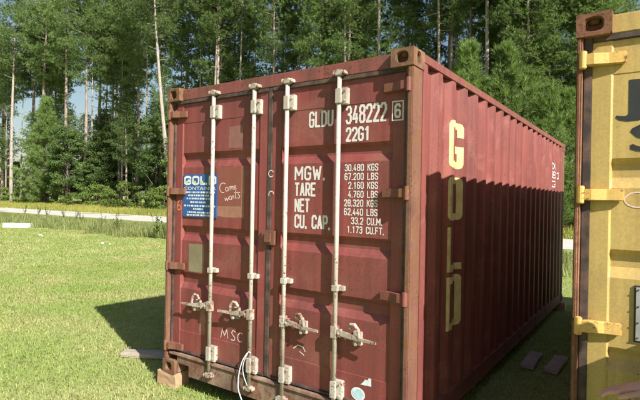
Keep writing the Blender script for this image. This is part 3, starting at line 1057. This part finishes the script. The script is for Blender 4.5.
timber('board', .13, .56, .04, 'dark_wood', (2.86, 2.83, .012), -.03, 'short brown board in the shade, farther from the red wall', 'board')
timber('white_slab', 1.30, .34, .22, 'white_board', (-23.4, 8.75, .0), .66, 'white slab lying on the lawn in front of the tall weeds', 'slab', rough=.01)
for i, (x, y, s) in enumerate(((-17.6, 7.15, .09), (-17.2, 7.05, .06), (-12.6, 6.95, .08), (-12.2, 7.0, .05))):
    bm = bmesh.new()
    bmesh.ops.create_icosphere(bm, subdivisions=2, radius=1)
    r = random.Random(i)
    for v in bm.verts:
        v.co *= 1 + r.uniform(-.18, .18)
        v.co = Vector((v.co.x * s, v.co.y * s * .8, v.co.z * s * .55))
    me = bpy.data.meshes.new('stone')
    bm.to_mesh(me)
    bm.free()
    o = link('stone', me, 'stone')
    o.location = (x, y, s * .3)
    tag(o, 'small pale stone half sunk in the lawn', 'stone', 'pale stones on the lawn')

# ------------------------------------------------------------------ grass
def blades(name, xy, hmin, hmax, wid, mat, label, lean=.5, seg2=True, hpow=1.0, hscale=None):
    n = len(xy)
    x, y = xy[:, 0], xy[:, 1]
    z = ground_z(x, y)
    h = hmin + (hmax - hmin) * rng.random(n) ** hpow
    if hscale is not None: h = h * hscale
    a = rng.random(n) * 2 * np.pi
    d = np.stack([np.cos(a), np.sin(a)], 1)
    p = np.stack([-d[:, 1], d[:, 0]], 1)
    ww = wid * (.6 + .8 * rng.random(n))
    ln = lean * (.2 + rng.random(n)) * h
    b = np.stack([x, y, z - .01], 1)
    P3 = np.concatenate([p, np.zeros((n, 1))], 1) * (ww / 2)[:, None]
    D3 = np.concatenate([d, np.zeros((n, 1))], 1)
    up = np.array([0, 0, 1.0])
    tip = b + D3 * ln[:, None] + up * (h * np.clip(1 - .25 * lean, .4, 1))[:, None]
    r = rng.random(n)
    if seg2:
        mid = b + D3 * (ln * .3)[:, None] + up * (h * .58)[:, None]
        V = np.stack([b - P3, b + P3, mid - P3 * .75, mid + P3 * .75, tip], 1).reshape(-1, 3)
        i = np.arange(n) * 5
        T = np.stack([i, i + 1, i + 3, i, i + 3, i + 2, i + 2, i + 3, i + 4], 1).reshape(-1, 3)
        R = np.repeat(r, 5)
    else:
        V = np.stack([b - P3, b + P3, tip], 1).reshape(-1, 3)
        i = np.arange(n) * 3
        T = np.stack([i, i + 1, i + 2], 1)
        R = np.repeat(r, 3)
    me = np_mesh(name, V, T, R)
    return tag(link(name, me, mat), label, 'grass', kind='stuff')

def scatter(x0, x1, y0, y1, dens):
    n = int((x1 - x0) * (y1 - y0) * dens)
    return np.stack([rng.uniform(x0, x1, n), rng.uniform(y0, y1, n)], 1)

def wedge(xy, margin=.6):
    """keep only what lies in the part of the lawn that the place shows from the photograph's side"""
    d = xy - np.array([CAM.x, CAM.y])
    f = np.array([math.sin(YAW), math.cos(YAW)]); s = np.array([math.cos(YAW), -math.sin(YAW)])
    t = d @ f
    q = (d @ s) / np.maximum(t, .1)
    return xy[(t > .5) & (q > -.66 - margin * .35) & (q < .66 + .1)]

def not_under(xy):
    u1 = (xy[:, 0] > .10) & (xy[:, 0] < W - .1) & (xy[:, 1] > .20) & (xy[:, 1] < L - .2)
    u2 = (xy[:, 0] > YX + .1) & (xy[:, 0] < YX + W) & (xy[:, 1] > .2) & (xy[:, 1] < L - .2)
    blk = (np.abs(xy[:, 0] - .045) < .118) & (np.abs(xy[:, 1] - .088) < .085)
    return xy[~(u1 | u2 | blk)]

near = np.concatenate([not_under(wedge(scatter(-8.5, 1.6, -2.4, 6.5, 2600))), not_under(scatter(2.3, 3.5, .2, 6.5, 2200)), scatter(-.6, 3.6, 6.0, 9.4, 900), scatter(1.4, 6.5, -3.2, .2, 1500)])
blades('lawn_grass', near, .022, .062, .0068, 'lawn_blades', 'short mown lawn grass around the two containers', .9)
mid = wedge(scatter(-30, -3, -1, 9.6, 420))
mid = mid[(mid[:, 0] < -8.3) | (mid[:, 1] > 6.3)]
blades('lawn_grass', mid, .03, .085, .022, 'lawn_blades', 'mown lawn grass stretching back to the tall weeds', .8, False)
wx = wedge(scatter(-52, 6, 8.9, 17.6, 170))
wx = wx[(wx[:, 0] < -5) | (wx[:, 0] > -1)]
edge = 9.3 + .5 * np.sin(wx[:, 0] * .9) + .4 * np.sin(wx[:, 0] * 2.3 + 1)
keep = wx[:, 1] > edge
wx = wx[keep]
lim = np.clip((18.2 - wx[:, 1]) * .084, .10, .62) / .62
hs = lim * (.55 + .45 * np.sin(wx[:, 0] * .7 + wx[:, 1] * .5) ** 2 + .25 * np.sin(wx[:, 0] * 2.9) ** 2)
blades('tall_verge_grass', wx, .18, .62, .020, 'verge_blades', 'tall weedy grass along the near side of the pale road', .5, True, 1.4, hs)
mx_ = wedge(scatter(-96, 4, 24.0, 34.5, 75))
blades('meadow_grass', mx_, .15, .46, .045, 'meadow_blades', 'yellowing long grass between the road and the trees', .5, False)

# weeds standing up out of the verge
def weed(seed, h):
    r = random.Random(seed)
    stem = MB()
    V, T, R = [], [], []
    for k in range(5):
        a = r.uniform(0, 6.28)
        top = Vector((math.cos(a) * h * .22, math.sin(a) * h * .22, h * r.uniform(.7, 1)))
        stem.tube([(0, 0, -.02), tuple(top * .5 + Vector((0, 0, .05))), tuple(top)], [.010, .008, .004], 4)
        for q in range(26):
            t = r.uniform(.25, 1)
            c = top * t
            b = r.uniform(0, 6.28)
            d = Vector((math.cos(b), math.sin(b), r.uniform(.1, .9))).normalized() * r.uniform(.08, .16)
            p = Vector((-math.sin(b), math.cos(b), 0)) * .022
            o = len(V)
            V += [c, c + d * .5 + p, c + d, c + d * .5 - p]
            T += [(o, o + 1, o + 2), (o, o + 2, o + 3)]
            R += [r.random()] * 4
    return stem, (np.array([tuple(v) for v in V]), np.array(T), np.array(R))
weed_spots = [(-34.5, 15.6, .9), (-30.5, 14.8, .85), (-36.8, 16.0, 1.0), (-40.5, 16.6, .9), (-27.5, 14.0, .9), (-17.4, 10.6, .95), (-13.2, 9.7, 1.15), (-12.9, 9.9, .9), (-22.0, 12.6, .75), (-25, 13.0, .8)]
protos = []
for i in range(3):
    stm, lf = weed(i + 40, 1.0)
    w0 = empty('weed')
    s_ = stm.build('stem', 'shrub_leaves', w0)
    l_ = link('leaves', np_mesh('leaves', *lf), 'leaves', w0)
    protos.append(w0)

def copy_tree(o, parent=None):
    c = o.copy()
    col.objects.link(c)
    c.parent = parent
    for ch in list(o.children):
        copy_tree(ch, c)
    return c
used = set()
def place(proto, x, y, s, rz, label, cat, group, sz=None, tilt=(0, 0)):
    o = proto if proto.name not in used else copy_tree(proto)
    used.add(proto.name)
    o.location = (x, y, float(ground_z(x, y)) - .03)
    o.scale = (s, s, sz or s)
    o.rotation_euler = (tilt[0], tilt[1], rz)
    return tag(o, label, cat, group)
for i, (x, y, s) in enumerate(weed_spots):
    place(protos[i % 3], x, y, s, i * 1.3, 'leafy weed standing above the tall grass by the road', 'weed', 'weeds in the verge')

# ------------------------------------------------------------------ trees
def tufts(centers, dirs, n, ln, wd, spread=.8):
    """needle tufts: n thin triangles each"""
    c = np.repeat(centers, n, 0)
    d0 = np.repeat(dirs, n, 0)
    m = len(c)
    d = d0 + rng.normal(0, spread, (m, 3))
    d /= np.linalg.norm(d, axis=1)[:, None]
    q = rng.normal(0, 1, (m, 3))
    p = np.cross(d, q)
    p /= np.linalg.norm(p, axis=1)[:, None] + 1e-9
    l = ln * (.65 + .7 * rng.random(m))
    w_ = wd * (.7 + .6 * rng.random(m))
    base = c + d * (l * .10)[:, None]
    V = np.stack([base - p * (w_ * .5)[:, None], base + p * (w_ * .5)[:, None], c + d * l[:, None]], 1)
    r = np.repeat(np.clip(np.repeat(rng.random(len(centers)), n) * .75 + rng.random(m) * .25, 0, 1), 3)
    i = np.arange(m) * 3
    return V.reshape(-1, 3), np.stack([i, i + 1, i + 2], 1), r

def pine(seed, Ht, crown, spread, r0, bark, nb=58, tpb=15):
    r = random.Random(seed)
    root = empty('pine_tree')
    tb = MB()
    ph = r.uniform(0, 6)
    def axis(h):
        t = h / Ht
        return Vector((math.sin(t * 3 + ph) * .35 * t, math.cos(t * 2.4 + ph) * .35 * t, h))
    hs = [Ht * k / 14 for k in range(15)]
    tb.tube([axis(h) - Vector((0, 0, .3 if h == 0 else 0)) for h in hs], [max(.03, r0 * (1 - .93 * (h / Ht) ** 1.25)) * (1.18 if h == 0 else 1) for h in hs], 8)
    z0 = Ht * (1 - crown)
    C, D = [], []
    for k in range(nb):
        t = ((k + r.random()) / nb)
        h = z0 + (Ht - z0) * t
        a = k * 2.39996 + r.uniform(-.5, .5)
        prof = (0.55 + 1.3 * t) if t < .35 else (1.0 - ((t - .35) / .65) ** 1.6 * .88)
        ln = spread * prof * r.uniform(.55, 1.15)
        el = -.05 + .75 * t + r.uniform(-.15, .25)
        o = axis(h)
        dv = Vector((math.cos(a) * math.cos(el), math.sin(a) * math.cos(el), math.sin(el)))
        e = o + dv * ln + Vector((0, 0, .12 * ln))
        m = o + dv * ln * .5 + Vector((0, 0, -.04 * ln))
        rb = .012 + .011 * ln * (1 - .5 * t)
        tb.tube([o, m, e], [rb, rb * .65, rb * .25], 4, False)
        nc = max(2, int(round(1.6 * ln)))
        for c_ in range(nc):
            u = 1.04 - .62 * (c_ + r.random() * .7) / nc
            p = o.lerp(m, u * 2) if u < .5 else m.lerp(e, (u - .5) * 2)
            side = Vector((-dv.y, dv.x, 0)) * r.gauss(0, .20 * ln * (1.2 - u * .5))
            cc_ = p + side + Vector((0, 0, r.uniform(0, .25)))
            cr_ = r.uniform(.26, .46)
            for q in range(int(tpb * (cr_ / .36) ** 2)):
                off = Vector((r.gauss(0, cr_), r.gauss(0, cr_), r.gauss(0, cr_ * .55)))
                C.append(tuple(cc_ + off))
                D.append(tuple(dv * .3 + Vector((0, 0, .55)) + off * 1.2))
    for k in range(6):                        # dead stubs under the crown
        h = r.uniform(z0 * .45, z0 * 1.02)
        a = r.uniform(0, 6.28)
        ln = r.uniform(.4, 1.7)
        o = axis(h)
        tb.tube([o, o + Vector((math.cos(a) * ln, math.sin(a) * ln, r.uniform(-.15, .35) * ln))], [.035, .012], 4, False)
    tb.build('trunk', bark, root, smooth=True)
    V, T, R = tufts(np.array(C), np.array(D), 16, .30, .050, .7)
    link('crown', np_mesh('crown', V, T, R), 'needles', root)
    return root

def young_pine(seed, Ht):
    r = random.Random(seed)
    root = empty('young_pine_tree')
    tb = MB()
    tb.tube([(0, 0, -.2), (.03, .02, Ht * .5), (0, 0, Ht)], [.12, .075, .02], 8)
    C, D = [], []
    h = .35
    while h < Ht:
        t = h / Ht
        for k in range(6):
            a = r.uniform(0, 6.28)
            el = .15 + .75 * t + r.uniform(-.1, .2)
            ln = (.35 + 2.05 * (1 - t) ** .85) * r.uniform(.7, 1.15)
            dv = Vector((math.cos(a) * math.cos(el), math.sin(a) * math.cos(el), math.sin(el)))
            o = Vector((0, 0, h + r.uniform(-.15, .15)))
            e = o + dv * ln + Vector((0, 0, .12 * ln))
            tb.tube([o, o + dv * ln * .5, e], [.028, .018, .008], 4, False)
            for q in range(int(9 + 6 * ln)):
                u = .18 + .85 * r.random()
                off = Vector((r.gauss(0, .13), r.gauss(0, .13), r.gauss(0, .10)))
                C.append(tuple(o.lerp(e, u) + off))
                D.append(tuple(dv * .8 + Vector((0, 0, .6))))
        h += .30
    tb.build('trunk', 'grey_bark', root, smooth=True)
    V, T, R = tufts(np.array(C), np.array(D), 17, .30, .028, .62)
    link('crown', np_mesh('crown', V, T, R), 'young_needles', root)
    return root

def leafy(name, seed, Ht, rad, nclump, nleaf, size, mat, low=.18, bark='grey_bark'):
    r = random.Random(seed)
    root = empty(name)
    tb = MB()
    tb.tube([(0, 0, -.2), (.05, .02, Ht * .35), (-.05, .06, Ht * .75)], [.022 * Ht, .016 * Ht, .006 * Ht], 7)
    C = []
    for k in range(nclump):
        t = low + (1 - low) * r.random()
        prof = math.sqrt(max(.05, 1 - ((t - .48) / .56) ** 2))
        a = r.uniform(0, 6.28)
        rr = rad * prof * math.sqrt(r.uniform(.12, 1.0))
        c = Vector((math.cos(a) * rr, math.sin(a) * rr, Ht * t))
        C.append((c, r.uniform(.5, 1.0) * rad * .34))
        if k % 2 == 0:
            s0 = Vector((0, 0, Ht * max(.12, t - .30)))
            tb.tube([s0, s0.lerp(c, .55) + Vector((0, 0, -.05)), c], [.0045 * Ht, .003 * Ht, .0012 * Ht], 4, False)
    tb.build('trunk', bark, root, smooth=True)
    cc = np.array([tuple(c) for c, _ in C]); cr = np.array([q for _, q in C])
    idx = np.repeat(np.arange(nclump), nleaf)
    m = len(idx)
    off = rng.normal(0, 1, (m, 3))
    off /= np.linalg.norm(off, axis=1)[:, None]
    off *= (rng.random(m) ** .45)[:, None]
    P = cc[idx] + off * (cr[idx][:, None] * np.array([1.15, 1.15, .62]))
    nrm = off + rng.normal(0, .6, (m, 3)) + np.array([0, 0, .45])
    nrm /= np.linalg.norm(nrm, axis=1)[:, None]
    q = rng.normal(0, 1, (m, 3))
    a = np.cross(nrm, q); a /= np.linalg.norm(a, axis=1)[:, None]
    b = np.cross(nrm, a)
    s = size * (.6 + .8 * rng.random(m))[:, None]
    V = np.stack([P - a * s, P + b * s * .55, P + a * s, P - b * s * .55], 1).reshape(-1, 3)
    i = np.arange(m) * 4
    T = np.stack([i, i + 1, i + 2, i, i + 2, i + 3], 1).reshape(-1, 3)
    R = np.repeat(np.clip(rng.random(nclump)[idx] * .6 + rng.random(m) * .4, 0, 1), 4)
    link('crown', np_mesh('crown', V, T, R), mat, root)
    return root

PINES = [pine(1, 33, .50, 3.6, .27, 'bark'), pine(2, 31, .44, 3.2, .25, 'bark'), pine(3, 35, .52, 3.8, .29, 'bark'),
         pine(4, 29, .58, 3.4, .24, 'grey_bark'), pine(5, 32, .40, 3.1, .26, 'pale_bark'), pine(6, 27, .62, 3.3, .22, 'bark'),
         pine(7, 31, .30, 2.5, .17, 'pale_bark', 40, 13), pine(8, 29, .34, 2.3, .15, 'bark', 40, 13)]
PINE_H = [33, 31, 35, 29, 32, 27]
LEAFY = [leafy('broadleaf_tree', 11, 9, 2.5, 75, 230, .105, 'leaves'), leafy('broadleaf_tree', 12, 12, 3.0, 95, 230, .11, 'leaves'), leafy('broadleaf_tree', 13, 7, 2.2, 60, 230, .095, 'leaves')]
SHRUB = [leafy('shrub', 21, 2.6, 1.5, 36, 150, .075, 'shrub_leaves', .06), leafy('shrub', 22, 1.9, 1.3, 30, 150, .07, 'shrub_leaves', .05)]
YOUNG = [young_pine(31, 8.5), young_pine(32, 7.0)]

def at(u, t):
    """ground point in the direction of photograph column u, t metres in front of the camera"""
    k = (u - 320) / FPX
    return (CAM.x + t * (math.sin(YAW) + k * math.cos(YAW)), CAM.y + t * (math.cos(YAW) - k * math.sin(YAW)))

def depth_for(u, Y):
    return (Y - CAM.y) / (math.cos(YAW) - (u - 320) / FPX * math.sin(YAW))

BARKW = {0: 'brown', 1: 'brown', 2: 'brown', 3: 'grey', 4: 'pale', 5: 'brown', 6: 'pale', 7: 'brown'}
def where(u):
    if u < 160: return 'across the pale road', 'across the road'
    if u < 395: return 'above the red container doors', 'above the container doors'
    return 'behind the young pines', 'behind the young pines'
def pine_tag(k, u, front):
    a, b = where(u)
    row = 'front row' if front else 'deep in the stand'
    return 'tall %s-trunked pine, %s, %s' % (BARKW[k], row, a), '%s pines %s, %s' % (BARKW[k], row, b)
# trunks that can be picked out one by one in the photograph: (column, row y, prototype, scale, tilt)
picked = [(11, 33.0, 4, 1.0), (31, 36.0, 1, .95), (42, 34.5, 0, 1.02), (64, 33.0, 1, 1.0), (84, 33.5, 0, .88), (97, 37.0, 2, .95), (119, 36.0, 3, .85), (137, 35.0, 0, .82),
          (217, 33.5, 4, .92), (231, 38.0, 0, .9), (272, 34.0, 1, .85), (320, 34.0, 3, .85), (345, 33.5, 0, .8), (362, 40.0, 2, .9), (404, 38.0, 1, .9),
          (447, 34.0, 1, .82), (484, 33.5, 4, .85), (499, 40.0, 0, .9), (527, 33.0, 3, .8), (534, 34.5, 2, .85), (551, 36.0, 1, .85), (185, 36.0, 2, .85)]
for i, (u, Y, k, s) in enumerate(picked):
    x, y = at(u, depth_for(u, Y))
    if u < 150: s *= 1.12
    lb, gp = pine_tag(k, u, True)
    place(PINES[k], x, y, s, i * 1.7, lb, 'pine tree', gp)
x, y = at(172, depth_for(172, 31.5))
place(PINES[4], x, y, .98, 0, 'pale pine leaning over behind the left edge of the red container', 'pine tree', None, None, (.060, -.088))
taken = [at(u, depth_for(u, Y)) for u, Y, _, _ in picked] + [(x, y)]
i = 0
for row, (Y, n) in enumerate(((36.5, 10), (41.0, 13), (47.0, 9))):
    for k in range(n):
        u = -30 + (k + rnd.uniform(.1, .9)) * 660 / n
        yy = Y + rnd.uniform(-1.8, 1.8)
        x, y = at(u, depth_for(u, yy))
        if any((x - a) ** 2 + (y - b) ** 2 < 2.2 for a, b in taken): continue
        taken.append((x, y))
        p = rnd.randrange(6)
        far = 1 - .25 * max(0, (u - 200) / 440) if row < 2 else .9
        place(PINES[p], x, y, rnd.uniform(.86, 1.04) * far * (1.12 if u < 170 else 1), rnd.uniform(0, 6.28), *(lambda q: (q[0], 'pine tree', q[1]))(pine_tag(p, u, row == 0)))
# thin straight stems between the big ones
for k in range(34):
    u = -20 + k * 18.2 + rnd.uniform(-8, 8)
    Y = rnd.uniform(32.8, 39)
    x, y = at(u, depth_for(u, Y))
    p = 6 + k % 2
    place(PINES[p], x, y, rnd.uniform(.80, 1.08), rnd.uniform(0, 6.28), 'thin straight %s-stemmed pine, %s' % (BARKW[p], where(u)[0]), 'pine tree', 'thin %s pines %s' % (BARKW[p], where(u)[1]))
# half-grown pines filling the front of the stand
for k in range(40):
    u = -20 + k * 15.6 + rnd.uniform(-9, 9)
    Y = rnd.uniform(33, 38)
    x, y = at(u, depth_for(u, Y))
    p = rnd.choice((3, 5))
    place(PINES[p], x, y, rnd.uniform(.62, .80), rnd.uniform(0, 6.28), 'half-grown pine with low boughs, ' + where(u)[0], 'pine tree', 'half-grown pines ' + where(u)[1], rnd.uniform(.42, .62))
# understorey
for k in range(62):
    u = rnd.uniform(-25, 590)
    Y = rnd.choice((32.5, 34, 36, 38, 41)) + rnd.uniform(-.6, .9)
    x, y = at(u, depth_for(u, Y))
    if u > 405 and Y < 36.5: continue
    if u < 175 and Y < 34 and k % 3: continue
    place(LEAFY[rnd.randrange(3)], x, y, rnd.uniform(.75, 1.2), rnd.uniform(0, 6.28), 'leafy green tree under the pines, ' + where(u)[0], 'tree', 'understorey trees ' + where(u)[1])
x, y = at(45, depth_for(45, 32.3))
place(YOUNG[0], x, y, 1.75, 1, 'tall bushy evergreen reaching halfway up the pale pine trunks', 'evergreen tree', None)
for k in range(34):
    u = -20 + k * 18.3 + rnd.uniform(-8, 8)
    Y = 31.4 + rnd.uniform(-.9, .9)
    x, y = at(u, depth_for(u, Y))
    place(SHRUB[k % 2], x, y, rnd.uniform(.7, 1.25), rnd.uniform(0, 6.28), 'bright green shrub at the foot of the wood, ' + where(u)[0], 'shrub', 'wood edge shrubs ' + where(u)[1])
# young pines seen over the container's roof
for i, (u, Y, s) in enumerate(((466, 27.5, 1.32), (444, 29.0, 1.30), (504, 28.0, 1.28), (545, 27.2, 1.14), (524, 30.5, 1.15), (487, 30.5, 1.22), (566, 29.5, .95), (428, 30.0, 1.2))):
    x, y = at(u, depth_for(u, Y))
    place(YOUNG[i % 2], x, y, s, i * 2.1, 'bushy young pine with feathery bright needles in front of the tall pines', 'young pine', 'young pines at the wood edge')

# ------------------------------------------------------------------ the person beside the yellow container
MAT['skin'] = plain('skin', (.56, .30, .235), .5, .08, 30, bump=.08)
MAT['shirt'] = plain('shirt', (.16, .17, .19), .85, .1, 40)
MAT['jeans'] = plain('jeans', (.055, .075, .13), .85, .15, 40)
MAT['hair'] = plain('hair', (.06, .04, .028), .6, .3, 60)
MAT['shoe'] = plain('shoe', (.05, .045, .04), .6, .2, 30)
MAT['eye'] = plain('eye', (.05, .04, .035), .2, .1, 30)

def skin_mesh(name, chains, mat, parent, sub=2):
    """chains: lists of (point, radius or (rx, ry)); points already present join up"""
    key, V, E, Rr = {}, [], [], []
    def idx(p, r):
        k = tuple(round(c, 4) for c in p)
        if k not in key:
            key[k] = len(V); V.append(p); Rr.append(r if isinstance(r, tuple) else (r, r))
        return key[k]
    for ch in chains:
        ids = [idx(p, r) for p, r in ch]
        E += [e for e in zip(ids[:-1], ids[1:]) if e not in E]
    me = bpy.data.meshes.new(name)
    me.from_pydata(V, E, [])
    o = link(name, me, None, parent)
    m = o.modifiers.new('skin', 'SKIN')
    m.use_smooth_shade = True
    lay = me.skin_vertices[0] if me.skin_vertices else None
    if lay is None:
        bm = bmesh.new(); bm.from_mesh(me)
        bm.verts.layers.skin.verify()
        bm.to_mesh(me); bm.free()
        lay = me.skin_vertices[0]
    for i, r in enumerate(Rr):
        lay.data[i].radius = r
        lay.data[i].use_root = (i == 0)
    ss = o.modifiers.new('sub', 'SUBSURF')
    ss.levels = ss.render_levels = sub
    me.materials.append(MAT[mat])
    return o

px, py = 4.03, -.285
pr = empty('person', (px, py, 0))
tag(pr, 'person in grey shirt and jeans by the yellow container, one bare hand held forward', 'person')
pel, che, nek = (0, 0, .90), (-.01, 0, 1.18), (-.01, 0, 1.36)
sh = {1: (-.01, .175, 1.31), -1: (.0, -.175, 1.31)}
body = [[(pel, .080), ((0, 0, 1.03), .082), (che, .098), ((-.01, 0, 1.30), .082), (nek, .050), ((-.018, 0, 1.41), .054), ((-.028, 0, 1.46), .068), ((-.030, 0, 1.515), .078), ((-.026, 0, 1.565), .080), ((-.020, 0, 1.605), .066)]]
# reaching right arm: shoulder, elbow, wrist, palm, fingers
el, wr_, pm = (-.10, .185, 1.050), (-.320, .160, .897), (-.395, .148, .872)
body.append([((-.01, 0, 1.30), .09), (sh[1], .055), ((-.06, .185, 1.18), .046), (el, .040), ((-.20, .172, .985), .036), (wr_, (.030, .027)), (pm, (.040, .034))])
for k, (dy, ln) in enumerate(((-.034, .070), (-.012, .080), (.011, .074), (.033, .058))):
    b0 = (-.445, .146 + dy, .857)
    body.append([(pm, .03), (b0, .0125), ((-.445 - ln * .45, .144 + dy * 1.05, .852), .0110), ((-.445 - ln * .78, .143 + dy * 1.08, .838), .0100), ((-.445 - ln, .142 + dy * 1.1, .820), .0084)])
body.append([(wr_, .02), ((-.362, .116, .868), .015), ((-.410, .096, .852), .0125), ((-.450, .090, .836), .0098)])
# hanging left arm
body.append([((-.01, 0, 1.30), .09), (sh[-1], .055), ((.01, -.20, 1.16), .046), ((.02, -.205, 1.03), .039), ((.0, -.205, .90), .034), ((-.02, -.20, .79), (.022, .027)), ((-.025, -.198, .73), (.020, .036))])
for dx, ln in ((-.030, .065), (-.010, .078), (.011, .072), (.030, .056)):
    body.append([((-.025, -.198, .73), .03), ((-.028 + dx, -.196, .69), .0105), ((-.030 + dx, -.190, .69 - ln * .55), .0095), ((-.030 + dx, -.176, .69 - ln), .0075)])
body.append([((-.02, -.20, .79), .02), ((-.055, -.185, .75), .013), ((-.066, -.170, .715), .0105), ((-.068, -.160, .69), .009)])
for s_ in (1, -1):
    body.append([(pel, .11), ((0, s_ * .09, .84), .085), ((-.012, s_ * .095, .48), .058), ((.012, s_ * .10, .26), .05), ((.015, s_ * .10, .075), .036), ((-.09, s_ * .105, .035), (.035, .028))])
skin_mesh('body', body, 'skin', pr)
shirt = [[((0, 0, .79), .120), ((0, 0, .87), .136), ((0, 0, 1.03), .128), (che, .140), ((-.01, 0, 1.29), .104), ((-.01, 0, 1.345), .066)],
         [((-.01, 0, 1.29), .1), (sh[1], .082), ((-.05, .187, 1.20), .062)], [((-.01, 0, 1.29), .1), (sh[-1], .082), ((.006, -.193, 1.20), .060)]]
skin_mesh('shirt', shirt, 'shirt', pr)
legs = [[((0, 0, .97), .096), ((0, 0, .88), .112)] + [((0, s_ * .09, .84), .098), ((-.012, s_ * .095, .48), .073), ((.012, s_ * .10, .26), .066), ((.015, s_ * .10, .09), .062)] for s_ in (1, -1)]
skin_mesh('trousers', legs, 'jeans', pr)
for s_ in (1, -1):
    skin_mesh('shoe', [[((.045, s_ * .10, .048), (.046, .046)), ((-.04, s_ * .103, .045), (.050, .042)), ((-.15, s_ * .107, .036), (.046, .032))]], 'shoe', pr)
skin_mesh('hair', [[((.038, 0, 1.47), .062), ((.012, 0, 1.56), .090), ((-.030, 0, 1.632), .066)]], 'hair', pr)
for s_ in (1, -1):
    bm = bmesh.new()
    bmesh.ops.create_uvsphere(bm, u_segments=10, v_segments=8, radius=.011)
    me = bpy.data.meshes.new('eye')
    bm.to_mesh(me); bm.free()
    e = link('eye', me, 'eye', pr)
    e.location = (-.099, s_ * .030, 1.525)

for nm, loc, sc in (('nose', (-.108, 0, 1.500), (.018, .013, .024)), ('ear', (-.018, .078, 1.515), (.018, .010, .030)), ('ear', (-.018, -.078, 1.515), (.018, .010, .030)), ('mouth', (-.096, 0, 1.462), (.012, .024, .007))):
    bm = bmesh.new()
    bmesh.ops.create_uvsphere(bm, u_segments=12, v_segments=8, radius=1)
    for v in bm.verts:
        v.co = Vector((v.co.x * sc[0], v.co.y * sc[1], v.co.z * sc[2]))
    me = bpy.data.meshes.new(nm)
    bm.to_mesh(me); bm.free()
    me.shade_smooth()
    link(nm, me, 'skin', pr).location = loc
